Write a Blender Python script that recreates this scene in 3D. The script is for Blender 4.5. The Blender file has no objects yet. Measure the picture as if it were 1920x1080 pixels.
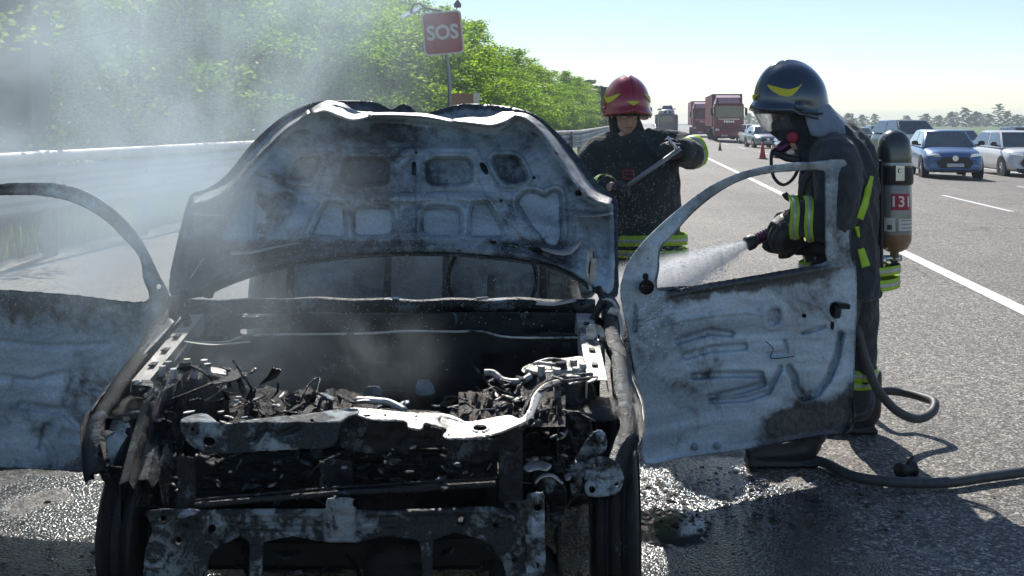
import bpy, bmesh, math, random
import numpy as np
from mathutils import Vector, Matrix, noise as mnoise

random.seed(7); rng = np.random.default_rng(7)
sc = bpy.context.scene
COL = sc.collection
R = math.radians
F, PX0, HY, H = 2000.0, 960.0, 229.0, 1.5     # focal length in pixels, centre column, horizon row, eye height

# ---------------------------------------------------------------- camera, world, sun, exposure
cam = bpy.data.objects.new('camera', bpy.data.cameras.new('camera')); COL.objects.link(cam)
cam.location = (0, 0, H); cam.rotation_euler = (R(90), 0, 0)
cam.data.sensor_width = 36; cam.data.lens = 36 * F / 1920
cam.data.shift_y = -(540 - HY) / 1920
cam.data.clip_start = 0.05; cam.data.clip_end = 6000
sc.camera = cam
SUN_EL, SUN_AZ = R(42), R(-5)                 # azimuth measured from +Y, negative = to the left
world = bpy.data.worlds.new('World'); sc.world = world; world.use_nodes = True
wn = world.node_tree.nodes; wl = world.node_tree.links
bg = wn['Background']; sky = wn.new('ShaderNodeTexSky'); sky.sky_type = 'NISHITA'
sky.sun_disc = False; sky.sun_elevation = SUN_EL; sky.sun_rotation = SUN_AZ
sky.air_density = 0.9; sky.dust_density = 0.15; sky.ozone_density = 1.6
wl.new(sky.outputs[0], bg.inputs[0]); bg.inputs[1].default_value = 0.088
sl = bpy.data.lights.new('sun', 'SUN'); sl.energy = 4.4; sl.angle = R(0.5); sl.color = (1, .95, .88)
sun = bpy.data.objects.new('sun', sl); COL.objects.link(sun)
sdir = Vector((math.sin(SUN_AZ) * math.cos(SUN_EL), math.cos(SUN_AZ) * math.cos(SUN_EL), math.sin(SUN_EL)))
sun.rotation_euler = sdir.to_track_quat('Z', 'Y').to_euler(); sun.location = (0, 0, 30)
sc.view_settings.view_transform = 'Standard'; sc.view_settings.look = 'None'
sc.view_settings.exposure = 0.45; sc.view_settings.gamma = 1; sc.view_settings.use_curve_mapping = False
sc.render.engine = 'CYCLES'
cy = sc.cycles
cy.use_denoising = True; cy.max_bounces = 6; cy.diffuse_bounces = 3; cy.glossy_bounces = 3
cy.transparent_max_bounces = 8; cy.transmission_bounces = 4; cy.volume_bounces = 1
cy.volume_step_rate = 2.0; cy.volume_max_steps = 256
cy.caustics_reflective = False; cy.caustics_refractive = False
cy.sample_clamp_indirect = 4.0

# ---------------------------------------------------------------- pixel helpers (picture measurements -> world metres)
def W(px, py, d):
    return Vector(((px - PX0) * d / F, d, H - (py - HY) * d / F))
def Wn(px, py, d):
    return np.stack([(px - PX0) * d / F, d + 0 * px, H - (py - HY) * d / F], -1)
PHI = math.atan((1187 - PX0) / F)
RD = np.array([math.sin(PHI), math.cos(PHI)]); RN = np.array([math.cos(PHI), -math.sin(PHI)])
def gz(l):                                     # road surface falls gently to the right
    return -0.035 * min(max(l - 2, 0), 14)
def LS(l, s, z=0.0):
    p = l * RN + s * RD
    return Vector((p[0], p[1], gz(l) + z))
def lat(x, y): return x * RN[0] + y * RN[1]

# ---------------------------------------------------------------- object helpers
def tag(o, label=None, cat=None, group=None, kind=None):
    if label: o['label'] = label
    if cat: o['category'] = cat
    if group: o['group'] = group
    if kind: o['kind'] = kind
    return o
def empty(name, loc, label, cat, group=None, rz=0.0):
    o = bpy.data.objects.new(name, None); COL.objects.link(o)
    o.location = loc; o.rotation_euler = (0, 0, rz); o.empty_display_size = .2
    return tag(o, label, cat, group)
def link(name, me, mat, parent=None, smooth=False):
    o = bpy.data.objects.new(name, me); COL.objects.link(o)
    if mat is not None and len(me.materials) == 0:
        me.materials.append(mat)
    if smooth: me.polygons.foreach_set('use_smooth', [True] * len(me.polygons))
    if parent is not None:
        o.parent = parent
        p = parent; m = Matrix.Identity(4)
        if parent.type == 'EMPTY':
            m = Matrix.Translation(parent.location) if parent.rotation_euler.z == 0 else Matrix.LocRotScale(parent.location, parent.rotation_euler, None)
            o.matrix_parent_inverse = m.inverted()
    return o
def copy_tree(o, parent=None):
    c = o.copy(); COL.objects.link(c)
    if parent is not None: c.parent = parent
    for ch in list(o.children): copy_tree(ch, c)
    return c

class MB:
    def __init__(s): s.v = []; s.f = []; s.m = []; s.cm = 0
    def add(s, vs, fs):
        n = len(s.v); s.v.extend([tuple(map(float, p)) for p in vs]); s.f.extend([tuple(i + n for i in q) for q in fs]); s.m.extend([s.cm] * len(fs)); return s
    def mat(s, i): s.cm = i; return s
    def box(s, c, d, rot=None, ch=0.0):
        c = Vector(c); hx, hy, hz = d[0] / 2, d[1] / 2, d[2] / 2
        if ch > 0:
            ch = min(ch, hx * .98, hy * .98, hz * .98)
            P = []
            for sx in (-1, 1):
                for sy in (-1, 1):
                    for sz in (-1, 1):
                        P += [(sx * (hx - ch), sy * (hy - ch), sz * hz), (sx * (hx - ch), sy * hy, sz * (hz - ch)), (sx * hx, sy * (hy - ch), sz * (hz - ch))]
            P = [Vector(p) for p in P]
            if rot is not None: P = [rot @ p for p in P]
            return s.hull([p + c for p in P])
        P = [Vector((x * hx, y * hy, z * hz)) for x in (-1, 1) for y in (-1, 1) for z in (-1, 1)]
        if rot is not None: P = [rot @ p for p in P]
        return s.add([p + c for p in P], [(0, 1, 3, 2), (4, 6, 7, 5), (0, 4, 5, 1), (2, 3, 7, 6), (0, 2, 6, 4), (1, 5, 7, 3)])
    def hull(s, pts):
        bm = bmesh.new(); vs = [bm.verts.new(p) for p in pts]
        r = bmesh.ops.convex_hull(bm, input=vs)
        bmesh.ops.delete(bm, geom=[g for g in r['geom_interior'] if isinstance(g, bmesh.types.BMVert)], context='VERTS')
        bmesh.ops.dissolve_limit(bm, angle_limit=.01, verts=bm.verts, edges=bm.edges)
        bm.verts.index_update()
        s.add([v.co for v in bm.verts], [[v.index for v in f.verts] for f in bm.faces]); bm.free(); return s
    def tube(s, pts, r, n=8, cap=True, flat=1.0, up=None, smooth_path=0):
        pts = [Vector(p) for p in pts]
        if not hasattr(r, '__len__'): r = [r] * len(pts)
        r = [tuple(q) if hasattr(q, '__len__') else (q, q * flat) for q in r]
        if smooth_path and len(pts) > 2:
            P2, R2 = [], []
            for i in range(len(pts) - 1):
                p0 = pts[max(i - 1, 0)]; p1 = pts[i]; p2 = pts[i + 1]; p3 = pts[min(i + 2, len(pts) - 1)]
                for k in range(smooth_path):
                    t = k / smooth_path
                    P2.append(.5 * ((2 * p1) + (p2 - p0) * t + (2 * p0 - 5 * p1 + 4 * p2 - p3) * t * t + (3 * p1 - p0 - 3 * p2 + p3) * t ** 3))
                    a, b = r[i], r[i + 1]
                    tt = t * t * (3 - 2 * t)
                    R2.append((a[0] * (1 - tt) + b[0] * tt, a[1] * (1 - tt) + b[1] * tt))
            P2.append(pts[-1]); R2.append(r[-1]); pts, r = P2, R2
        N = len(pts); vs = []
        t0 = (pts[1] - pts[0]).normalized()
        u = Vector(up) if up is not None else (Vector((0, 0, 1)) if abs(t0.z) < .9 else Vector((1, 0, 0)))
        for i, p in enumerate(pts):
            t = (pts[min(i + 1, N - 1)] - pts[max(i - 1, 0)])
            if t.length < 1e-9: t = t0
            t.normalize(); a = t.cross(u)
            if a.length < 1e-4: a = t.orthogonal()
            a.normalize(); b = a.cross(t).normalized()
            if up is None: u = b
            ra, rb = r[i]
            for k in range(n):
                th = 2 * math.pi * k / n
                vs.append(p + a * (math.cos(th) * ra) + b * (math.sin(th) * rb))
        fs = [(i * n + k, i * n + (k + 1) % n, (i + 1) * n + (k + 1) % n, (i + 1) * n + k) for i in range(N - 1) for k in range(n)]
        if cap: fs += [tuple(range(n))[::-1], tuple((N - 1) * n + k for k in range(n))]
        return s.add(vs, fs)
    def lathe(s, prof, c, axis=(0, 0, 1), n=24, ref=None):
        ax = Vector(axis).normalized(); a = Vector(ref) if ref is not None else ax.orthogonal(); a.normalize(); b = ax.cross(a); c = Vector(c); vs = []
        for (r, h) in prof:
            for k in range(n):
                th = 2 * math.pi * k / n; vs.append(c + ax * h + (a * math.cos(th) + b * math.sin(th)) * max(r, 1e-4))
        fs = [(i * n + k, i * n + (k + 1) % n, (i + 1) * n + (k + 1) % n, (i + 1) * n + k) for i in range(len(prof) - 1) for k in range(n)]
        return s.add(vs, fs)
    def ball(s, c, r, n=10, m=8, fn=None):
        c = Vector(c); r = Vector(r) if hasattr(r, '__len__') else Vector((r, r, r)); vs = []
        for i in range(m + 1):
            ph = math.pi * i / m
            for k in range(n):
                th = 2 * math.pi * k / n
                d = Vector((math.sin(ph) * math.cos(th), math.sin(ph) * math.sin(th), math.cos(ph)))
                q = 1.0 if fn is None else fn(d)
                vs.append(c + Vector((d.x * r.x, d.y * r.y, d.z * r.z)) * q)
        fs = [(i * n + k, (i + 1) * n + k, (i + 1) * n + (k + 1) % n, i * n + (k + 1) % n) for i in range(m) for k in range(n)]
        return s.add(vs, fs)
    def prism(s, poly, nrm):                     # poly: list of 3-D points (one loop), extruded by vector nrm
        P = [Vector(p) for p in poly]; n = len(P); nrm = Vector(nrm)
        s.add(P + [p + nrm for p in P], [tuple(range(n))[::-1], tuple(range(n, 2 * n))] + [(i, (i + 1) % n, n + (i + 1) % n, n + i) for i in range(n)])
        return s
    def grid(s, P):                              # P: array (a,b,3)
        a, b = P.shape[:2]
        return s.add(P.reshape(-1, 3), [(i * b + j, i * b + j + 1, (i + 1) * b + j + 1, (i + 1) * b + j) for i in range(a - 1) for j in range(b - 1)])
    def mesh(s, name):
        me = bpy.data.meshes.new(name); me.from_pydata(s.v, [], s.f); me.validate(); me.update(); return me
    def build(s, name, mats, parent=None, smooth=False, **kw):
        me = s.mesh(name)
        mats = mats if isinstance(mats, (list, tuple)) else [mats]
        for m in mats: me.materials.append(m)
        if len(mats) > 1 and len(me.polygons) == len(s.m): me.polygons.foreach_set('material_index', s.m)
        if 'ash_default' in mats[0]:
            at = me.attributes.new('ash', 'FLOAT', 'POINT'); at.data.foreach_set('value', np.full(len(me.vertices), mats[0]['ash_default'], np.float32))
        o = link(name, me, None, parent, smooth)
        if kw: tag(o, **kw)
        return o
def set_ash(o, val):
    me = o.data; n = len(me.vertices)
    at = me.attributes.get('ash') or me.attributes.new('ash', 'FLOAT', 'POINT')
    at.data.foreach_set('value', np.asarray(val if hasattr(val, '__len__') else np.full(n, val), np.float32))
def shade_auto(o, ang=40):
    me = o.data
    me.polygons.foreach_set('use_smooth', [True] * len(me.polygons))
    try: me.set_sharp_from_angle(angle=R(ang))
    except Exception: pass
    return o

# ---------------------------------------------------------------- 2-D polygon maths for stamped sheet metal
def smooth_poly(P, k=6, closed=True):
    P = np.array(P, float); n = len(P); out = []
    for i in range(n if closed else n - 1):
        p0, p1, p2, p3 = (P[(i - 1) % n], P[i], P[(i + 1) % n], P[(i + 2) % n]) if closed else (P[max(i - 1, 0)], P[i], P[i + 1], P[min(i + 2, n - 1)])
        for j in range(k):
            t = j / k
            out.append(.5 * (2 * p1 + (p2 - p0) * t + (2 * p0 - 5 * p1 + 4 * p2 - p3) * t * t + (3 * p1 - p0 - 3 * p2 + p3) * t ** 3))
    if not closed: out.append(P[-1])
    return np.array(out)
def sdf(poly, X, Y):                             # negative inside
    P = np.array(poly, float); A = P; B = np.roll(P, -1, 0)
    x = X.ravel(); y = Y.ravel(); best = np.full(x.shape, 1e18); ins = np.zeros(x.shape, bool)
    for (ax, ay), (bx, by) in zip(A, B):
        ex, ey = bx - ax, by - ay; l2 = ex * ex + ey * ey + 1e-12
        t = np.clip(((x - ax) * ex + (y - ay) * ey) / l2, 0, 1)
        best = np.minimum(best, (x - ax - t * ex) ** 2 + (y - ay - t * ey) ** 2)
        if ay != by:
            c = ((ay > y) != (by > y)) & (x < ex * (y - ay) / (by - ay) + ax); ins ^= c
    d = np.sqrt(best); d[ins] *= -1
    return d.reshape(X.shape)
def pdist(line, X, Y):                           # distance to an open polyline
    P = np.array(line, float); best = np.full(X.shape, 1e18)
    for (ax, ay), (bx, by) in zip(P[:-1], P[1:]):
        ex, ey = bx - ax, by - ay; l2 = ex * ex + ey * ey + 1e-12
        t = np.clip(((X - ax) * ex + (Y - ay) * ey) / l2, 0, 1)
        best = np.minimum(best, (X - ax - t * ex) ** 2 + (Y - ay - t * ey) ** 2)
    return np.sqrt(best)
def ss(a, b, x):
    t = np.clip((x - a) / (b - a), 0, 1); return t * t * (3 - 2 * t)
_lat = {}
def vnoise(X, Y, sc_, seed=0):                   # smooth value noise in picture-pixel units
    g = _lat.setdefault(seed, np.random.default_rng(seed + 100).random((64, 64)))
    x = X / sc_; y = Y / sc_; xi = np.floor(x).astype(int); yi = np.floor(y).astype(int)
    fx = x - xi; fy = y - yi; fx = fx * fx * (3 - 2 * fx); fy = fy * fy * (3 - 2 * fy)
    a = g[yi % 64, xi % 64]; b = g[yi % 64, (xi + 1) % 64]; c = g[(yi + 1) % 64, xi % 64]; d = g[(yi + 1) % 64, (xi + 1) % 64]
    return (a * (1 - fx) + b * fx) * (1 - fy) + (c * (1 - fx) + d * fx) * fy
def fbm(X, Y, sc_, seed=0, o=4):
    return sum(vnoise(X, Y, sc_ / 2 ** i, seed + i) * .5 ** i for i in range(o)) / sum(.5 ** i for i in range(o))

def sheet(name, outline, dfun, mats, parent, holes=(), relief=None, ash=None, step=3.0, thick=.004, smooth=True, **kw):
    """A pressed metal sheet: an outline (measured in picture pixels) filled with a grid, laid on the surface dfun,
    with the relief in metres (positive = away from the viewer), real cut-outs and real thickness."""
    out = np.array(outline, float)
    x0, y0 = out.min(0) - step; x1, y1 = out.max(0) + step
    xs = np.arange(x0, x1 + step, step); ys = np.arange(y0, y1 + step, step)
    X, Y = np.meshgrid(xs, ys)
    def S(X, Y):
        s = sdf(out, X, Y)
        for h in holes: s = np.maximum(s, -sdf(h, X, Y))
        return s
    s0 = S(X, Y)
    near = np.abs(s0) < step * .75
    e = .5
    gx = (S(X + e, Y) - S(X - e, Y)) / (2 * e); gy = (S(X, Y + e) - S(X, Y - e)) / (2 * e)
    gl = np.sqrt(gx * gx + gy * gy) + 1e-6
    X = np.where(near, X - gx / gl * s0, X); Y = np.where(near, Y - gy / gl * s0, Y)
    inside = (s0 < 0) | near
    D = dfun(X, Y)
    if relief is not None: D = D + relief(X, Y)
    P = Wn(X, Y, D)
    cx = (s0[:-1, :-1] + s0[1:, :-1] + s0[:-1, 1:] + s0[1:, 1:]) / 4
    q = inside[:-1, :-1] & inside[1:, :-1] & inside[:-1, 1:] & inside[1:, 1:] & (cx < step * .35)
    idx = -np.ones(X.shape, int); ii, jj = np.nonzero(q)
    used = np.zeros(X.shape, bool)
    for a, b in ((0, 0), (1, 0), (0, 1), (1, 1)): used[ii + a, jj + b] = True
    idx[used] = np.arange(used.sum())
    V = P[used]
    Fc = np.stack([idx[ii, jj], idx[ii + 1, jj], idx[ii + 1, jj + 1], idx[ii, jj + 1]], -1)
    me = bpy.data.meshes.new(name); me.from_pydata(V.tolist(), [], Fc.tolist())
    mats = mats if isinstance(mats, (list, tuple)) else [mats]
    for m in mats: me.materials.append(m)
    at = me.attributes.new('ash', 'FLOAT', 'POINT')
    at.data.foreach_set('value', (ash(X, Y)[used] if ash is not None else np.full(len(V), .5)).astype(np.float32))
    me.update()
    o = link(name, me, None, parent, smooth)
    if thick:
        md = o.modifiers.new('thickness', 'SOLIDIFY'); md.thickness = thick; md.offset = 0
    if kw: tag(o, **kw)
    return o
# ---------------------------------------------------------------- materials
class NT:
    def __init__(s, name):
        s.m = bpy.data.materials.new(name); s.m.use_nodes = True; s.t = s.m.node_tree; s.t.nodes.clear()
        s.out = s.t.nodes.new('ShaderNodeOutputMaterial'); s.tc = s.t.nodes.new('ShaderNodeTexCoord')
    def n(s, ty, **kw):
        nd = s.t.nodes.new(ty)
        for k, v in kw.items(): setattr(nd, k, v)
        return nd
    def l(s, a, b): s.t.links.new(a, b)
    def co(s): return s.tc.outputs['Object']
    def noise(s, scale, detail=4, dist=0, rough=.55, vec=None):
        n = s.n('ShaderNodeTexNoise'); n.inputs['Scale'].default_value = scale; n.inputs['Detail'].default_value = detail
        n.inputs['Distortion'].default_value = dist; n.inputs['Roughness'].default_value = rough
        s.l(vec if vec is not None else s.co(), n.inputs['Vector']); return n.outputs['Fac']
    def ramp(s, fac, stops, interp='LINEAR'):
        r = s.n('ShaderNodeValToRGB'); r.color_ramp.interpolation = interp
        while len(r.color_ramp.elements) < len(stops): r.color_ramp.elements.new(.5)
        for e, (p, c) in zip(r.color_ramp.elements, stops):
            e.position = p; e.color = (*c, 1) if hasattr(c, '__len__') else (c, c, c, 1)
        s.l(fac, r.inputs[0]); return r.outputs[0]
    def math(s, op, a, b=None, clamp=False):
        m = s.n('ShaderNodeMath', operation=op); m.use_clamp = clamp
        for i, v in enumerate((a, b)):
            if v is None: continue
            if isinstance(v, (int, float)): m.inputs[i].default_value = v
            else: s.l(v, m.inputs[i])
        return m.outputs[0]
    def mix(s, f, a, b, mode='MIX'):
        m = s.n('ShaderNodeMix', data_type='RGBA', blend_type=mode)
        for k, v in ((0, f), (6, a), (7, b)):
            if isinstance(v, (int, float)): m.inputs[k].default_value = v if k == 0 else (v, v, v, 1)
            elif isinstance(v, (tuple, list)): m.inputs[k].default_value = (*v, 1)
            else: s.l(v, m.inputs[k])
        return m.outputs[2]
    def bump(s, h, strength=.5, dist=.01, nrm=None):
        b = s.n('ShaderNodeBump'); b.inputs['Strength'].default_value = strength; b.inputs['Distance'].default_value = dist
        s.l(h, b.inputs['Height'])
        if nrm is not None: s.l(nrm, b.inputs['Normal'])
        return b.outputs[0]
    def pr(s, col=None, rough=.5, metal=0, nrm=None, **kw):
        p = s.n('ShaderNodeBsdfPrincipled')
        for k, v in (('Base Color', col), ('Roughness', rough), ('Metallic', metal), ('Normal', nrm)) + tuple(kw.items()):
            if v is None: continue
            k = k.replace('_', ' ')
            if isinstance(v, (int, float)): p.inputs[k].default_value = v
            elif isinstance(v, tuple): p.inputs[k].default_value = (*v, 1) if len(v) == 3 and p.inputs[k].type == 'RGBA' else v
            else: s.l(v, p.inputs[k])
        s.l(p.outputs[0], s.out.inputs[0]); return p

def simple(name, c, rough=.5, metal=0, var=.15, scale=6, bump=0, bscale=60, **kw):
    t = NT(name)
    f = t.noise(scale, 5)
    dk = tuple(x * (1 - var) for x in c); lt = tuple(min(1, x * (1 + var)) for x in c)
    col = t.ramp(f, [(.3, dk), (.7, lt)])
    nrm = t.bump(t.noise(bscale, 3), bump, .004) if bump else None
    t.pr(col, rough, metal, nrm, **kw)
    return t.m

def burnt(name, soot=(.010, .011, .012), ashc=(.17, .215, .25), tan=(.42, .37, .31), amount=.5, scale=7, rough=(.62, .34), metal=.25, bump=.5, contrast=.16, tanamt=.35):
    """Fire-scorched sheet steel: soot, blue-grey ash blooms, a little bare tan and rust, blistered relief."""
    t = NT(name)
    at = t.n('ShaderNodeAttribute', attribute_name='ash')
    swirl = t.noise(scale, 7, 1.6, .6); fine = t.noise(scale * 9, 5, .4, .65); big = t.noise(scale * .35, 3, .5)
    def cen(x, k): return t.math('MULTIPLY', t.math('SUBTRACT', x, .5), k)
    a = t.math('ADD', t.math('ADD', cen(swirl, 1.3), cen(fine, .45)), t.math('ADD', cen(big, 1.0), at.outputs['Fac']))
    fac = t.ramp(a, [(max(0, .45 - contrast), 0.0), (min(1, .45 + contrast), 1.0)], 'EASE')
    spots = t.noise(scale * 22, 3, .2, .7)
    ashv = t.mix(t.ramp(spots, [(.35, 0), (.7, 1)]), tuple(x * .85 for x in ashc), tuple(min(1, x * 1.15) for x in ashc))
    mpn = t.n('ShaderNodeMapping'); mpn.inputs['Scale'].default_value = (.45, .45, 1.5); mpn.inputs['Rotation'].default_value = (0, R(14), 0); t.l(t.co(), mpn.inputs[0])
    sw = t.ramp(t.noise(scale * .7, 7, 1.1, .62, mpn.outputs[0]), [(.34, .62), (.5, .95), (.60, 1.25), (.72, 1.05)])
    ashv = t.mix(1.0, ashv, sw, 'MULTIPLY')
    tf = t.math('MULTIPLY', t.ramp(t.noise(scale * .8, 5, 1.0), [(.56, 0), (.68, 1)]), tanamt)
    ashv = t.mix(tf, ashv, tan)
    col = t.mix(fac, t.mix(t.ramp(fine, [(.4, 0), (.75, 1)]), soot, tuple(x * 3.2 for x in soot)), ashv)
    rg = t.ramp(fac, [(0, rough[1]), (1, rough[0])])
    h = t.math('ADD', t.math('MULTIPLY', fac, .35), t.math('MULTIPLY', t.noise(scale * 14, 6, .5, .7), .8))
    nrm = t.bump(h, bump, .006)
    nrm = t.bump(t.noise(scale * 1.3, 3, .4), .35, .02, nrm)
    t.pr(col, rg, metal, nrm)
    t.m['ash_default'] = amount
    return t.m

M = {}
M['ash'] = burnt('scorched_ash_steel', soot=(.028, .036, .041), ashc=(.33, .41, .47), amount=.52, scale=5, contrast=.32, tanamt=.25)
M['ash_door'] = burnt('ashen_door_steel', soot=(.03, .036, .042), ashc=(.42, .52, .61), amount=.50, scale=4.5, contrast=.30, tanamt=.2)
M['char'] = burnt('charred_steel', soot=(.007, .008, .009), amount=.14, scale=11, rough=(.5, .22), bump=1.0, contrast=.2)
M['soot'] = burnt('soot_and_shade_black_steel', soot=(.005, .006, .0065), amount=.02, scale=12, rough=(.45, .24), bump=1.0, contrast=.2)  # soot black that also paints in the shadow of the engine bay
M['bare'] = burnt('bare_scorched_steel', ashc=(.50, .48, .45), tan=(.55, .42, .32), amount=.62, scale=9, rough=(.45, .3), metal=.45, tanamt=.7)
M['white_ash'] = burnt('pale_ash_aluminium', ashc=(.30, .37, .44), amount=.75, scale=11, tanamt=.15)
M['beam'] = burnt('mottled_beam_steel', soot=(.016, .02, .022), ashc=(.30, .35, .38), amount=.45, scale=16, contrast=.16, tanamt=.3, bump=1.0)
def rubble():
    t = NT('burnt_residue')
    f = t.noise(40, 8, 1, .7); g = t.noise(7, 4)
    col = t.mix(t.ramp(g, [(.45, 0), (.7, 1)]), t.ramp(f, [(.45, .006), (.6, .03), (.75, .22)]), t.ramp(f, [(.4, (.02, .012, .01)), (.65, (.12, .06, .04)), (.8, (.4, .36, .34))]))
    t.pr(col, t.ramp(f, [(.3, .2), (.7, .7)]), 0.1, t.bump(f, 1, .02)); return t.m
M['residue'] = rubble()
def galv():
    t = NT('galvanised_steel'); f = t.noise(3, 5, .5); g = t.noise(30, 3)
    t.pr(t.mix(g, (.20, .23, .26), (.30, .33, .36)), t.ramp(f, [(.3, .35), (.7, .55)]), .6, t.bump(g, .1, .002)); return t.m
M['galv'] = galv()
M['pale_rail'] = simple('pale_weathered_zinc', (.62, .57, .55), .5, .2, .2, 4)
M['dark_steel'] = simple('dark_grey_steel', (.07, .085, .10), .5, .3, .2)
M['red_sign'] = simple('red_sign_face', (.42, .025, .045), .45, 0, .08)
M['white_paint'] = simple('white_paint', (.75, .75, .75), .5, 0, .06)
M['brown'] = simple('brown_sign_face', (.35, .2, .13), .6, 0, .1)
def car_paint(name, c, coat=.8, rough=.35, metal=.2):
    t = NT(name); f = t.noise(2.5, 4); t.pr(t.mix(f, tuple(x * .85 for x in c), c), rough, metal, None, Coat_Weight=coat, Coat_Roughness=.08); return t.m
M['blue_paint'] = car_paint('blue_car_paint', (.10, .20, .42), metal=.4)
M['white_car'] = car_paint('white_car_paint', (.88, .88, .88), metal=0)
M['silver_paint'] = car_paint('silver_car_paint', (.42, .45, .48), metal=.5)
M['grey_paint'] = car_paint('dark_grey_car_paint', (.10, .13, .16), metal=.3)
M['truck_red'] = car_paint('dark_red_truck_paint', (.26, .018, .04), .5, .4, 0)
M['truck_pale'] = simple('faded_pink_red_panel', (.55, .28, .30), .5)
M['curtain'] = simple('dark_red_trailer_skin', (.24, .04, .06), .6, 0, .15, 2)
M['glass'] = simple('dark_car_glass', (.035, .055, .07), .06, 0, .3, 1.5, Coat_Weight=1.0, Coat_Roughness=.02)
M['tyre'] = simple('tyre_rubber', (.018, .018, .019), .8, 0, .3, 20, .3)
M['chrome'] = simple('bright_metal', (.62, .63, .65), .22, .9, .1)
M['plastic'] = simple('black_plastic', (.02, .022, .025), .5, 0, .3, 10)
M['lamp'] = simple('headlamp_lens', (.75, .8, .85), .1, .3, .1, Coat_Weight=1.0)
M['plate'] = simple('plate_white', (.6, .63, .66), .4)
M['orange'] = simple('cone_red_orange', (.62, .05, .03), .5, 0, .1)

def asphalt():
    t = NT('asphalt')
    co = t.co()
    v = t.n('ShaderNodeTexVoronoi'); v.inputs['Scale'].default_value = 105; t.l(co, v.inputs['Vector'])
    v2 = t.n('ShaderNodeTexVoronoi'); v2.inputs['Scale'].default_value = 48; t.l(co, v2.inputs['Vector'])
    cs = t.n('ShaderNodeSeparateColor'); t.l(v.outputs['Color'], cs.inputs[0])
    cs2 = t.n('ShaderNodeSeparateColor'); t.l(v2.outputs['Color'], cs2.inputs[0])
    stone = t.ramp(cs.outputs[0], [(0, (.022, .021, .02)), (.35, (.11, .10, .088)), (.7, (.24, .22, .19)), (1, (.52, .47, .41))])
    stone2 = t.ramp(cs2.outputs[1], [(0, .55), (.6, 1.0), (1, 1.5)])
    col = t.mix(1.0, stone, stone2, 'MULTIPLY')
    big = t.noise(.35, 5, .4); pat = t.noise(2.2, 5, .3)
    col = t.mix(1.0, col, t.ramp(big, [(.3, .78), (.7, 1.12)]), 'MULTIPLY')
    col = t.mix(1.0, col, t.ramp(pat, [(.3, .9), (.7, 1.06)]), 'MULTIPLY')
    # water run out of the burnt car: an irregular wet area around the wreck
    sep = t.n('ShaderNodeSeparateXYZ'); t.l(co, sep.inputs[0])
    def lobe(cx, cyy, rx, ry):
        ax = t.math('DIVIDE', t.math('SUBTRACT', sep.outputs[0], cx), rx); ay = t.math('DIVIDE', t.math('SUBTRACT', sep.outputs[1], cyy), ry)
        return t.math('SUBTRACT', 1.0, t.math('SQRT', t.math('ADD', t.math('MULTIPLY', ax, ax), t.math('MULTIPLY', ay, ay))))
    w = t.math('MAXIMUM', lobe(-.45, 3.6, 2.0, 2.2), lobe(-2.0, 3.0, 1.7, 1.2))
    w = t.math('MAXIMUM', w, lobe(.75, 4.0, .62, .75))
    # hairline cracks with tar, wheel-track darkening
    vc_ = t.n('ShaderNodeTexVoronoi', feature='DISTANCE_TO_EDGE'); vc_.inputs['Scale'].default_value = .16
    mp_ = t.n('ShaderNodeVectorMath', operation='ADD'); t.l(co, mp_.inputs[0]); nz = t.n('ShaderNodeTexNoise'); nz.inputs['Scale'].default_value = .9; nz.inputs['Detail'].default_value = 6; t.l(co, nz.inputs['Vector']); t.l(nz.outputs['Color'], mp_.inputs[1]); t.l(mp_.outputs[0], vc_.inputs['Vector'])
    crack = t.ramp(vc_.outputs['Distance'], [(0, .35), (.0022, .5), (.004, 1)])
    col = t.mix(1.0, col, crack, 'MULTIPLY')
    tr_ = t.n('ShaderNodeMapping'); tr_.inputs['Rotation'].default_value = (0, 0, PHI); tr_.inputs['Scale'].default_value = (.55, .012, 1); t.l(co, tr_.inputs[0])
    col = t.mix(1.0, col, t.ramp(t.noise(1, 3, 0, .6, tr_.outputs[0]), [(.35, .80), (.65, 1.12)]), 'MULTIPLY')
    wn_ = t.math('MULTIPLY', t.math('SUBTRACT', t.noise(2.6, 6, .8, .6), .5), 1.1)
    w = t.math('ADD', w, wn_)
    wet = t.ramp(w, [(.06, 0), (.17, 1)])
    pud = t.ramp(t.math('ADD', lobe(.58, 3.95, .17, .20), t.math('MULTIPLY', t.math('SUBTRACT', t.noise(9, 6, .8, .65), .5), 1.5)), [(-.02, 0), (.10, 1)])
    pud2 = t.ramp(t.math('ADD', lobe(-2.0, 3.0, 1.4, .8), t.math('MULTIPLY', t.math('SUBTRACT', t.noise(4, 4, .5), .5), 2.0)), [(.2, 0), (.5, 1)])
    pudm = t.math('MAXIMUM', pud, t.math('MULTIPLY', pud2, .6))
    col = t.mix(wet, col, t.mix(1.0, col, (.28, .30, .33), 'MULTIPLY'))
    col = t.mix(t.math('MULTIPLY', pudm, .7), col, (.012, .016, .02))
    rg = t.mix(wet, .72, t.ramp(cs.outputs[1], [(0, .10), (1, .30)]))
    rg = t.mix(pudm, rg, .08)
    h = t.math('ADD', t.math('MULTIPLY', cs.outputs[0], .6), t.math('MULTIPLY', v.outputs['Distance'], -1.0))
    hm = t.math('MULTIPLY', h, t.math('SUBTRACT', 1.0, t.math('MULTIPLY', pudm, .985)))
    nrm = t.bump(hm, .55, .006)
    t.pr(col, rg, 0, nrm, Specular_IOR_Level=.5)
    return t.m
M['asphalt'] = asphalt()
def paintline():
    t = NT('road_paint'); f = t.noise(35, 6, .4, .7); g = t.noise(160, 2)
    m = t.ramp(t.math('ADD', t.math('MULTIPLY', f, .7), t.math('MULTIPLY', g, .3)), [(.36, 0), (.44, 1)])
    t.pr(t.mix(m, (.2, .19, .18), (.78, .78, .76)), .6, 0, t.bump(g, .3, .003)); return t.m
M['line'] = paintline()
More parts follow.
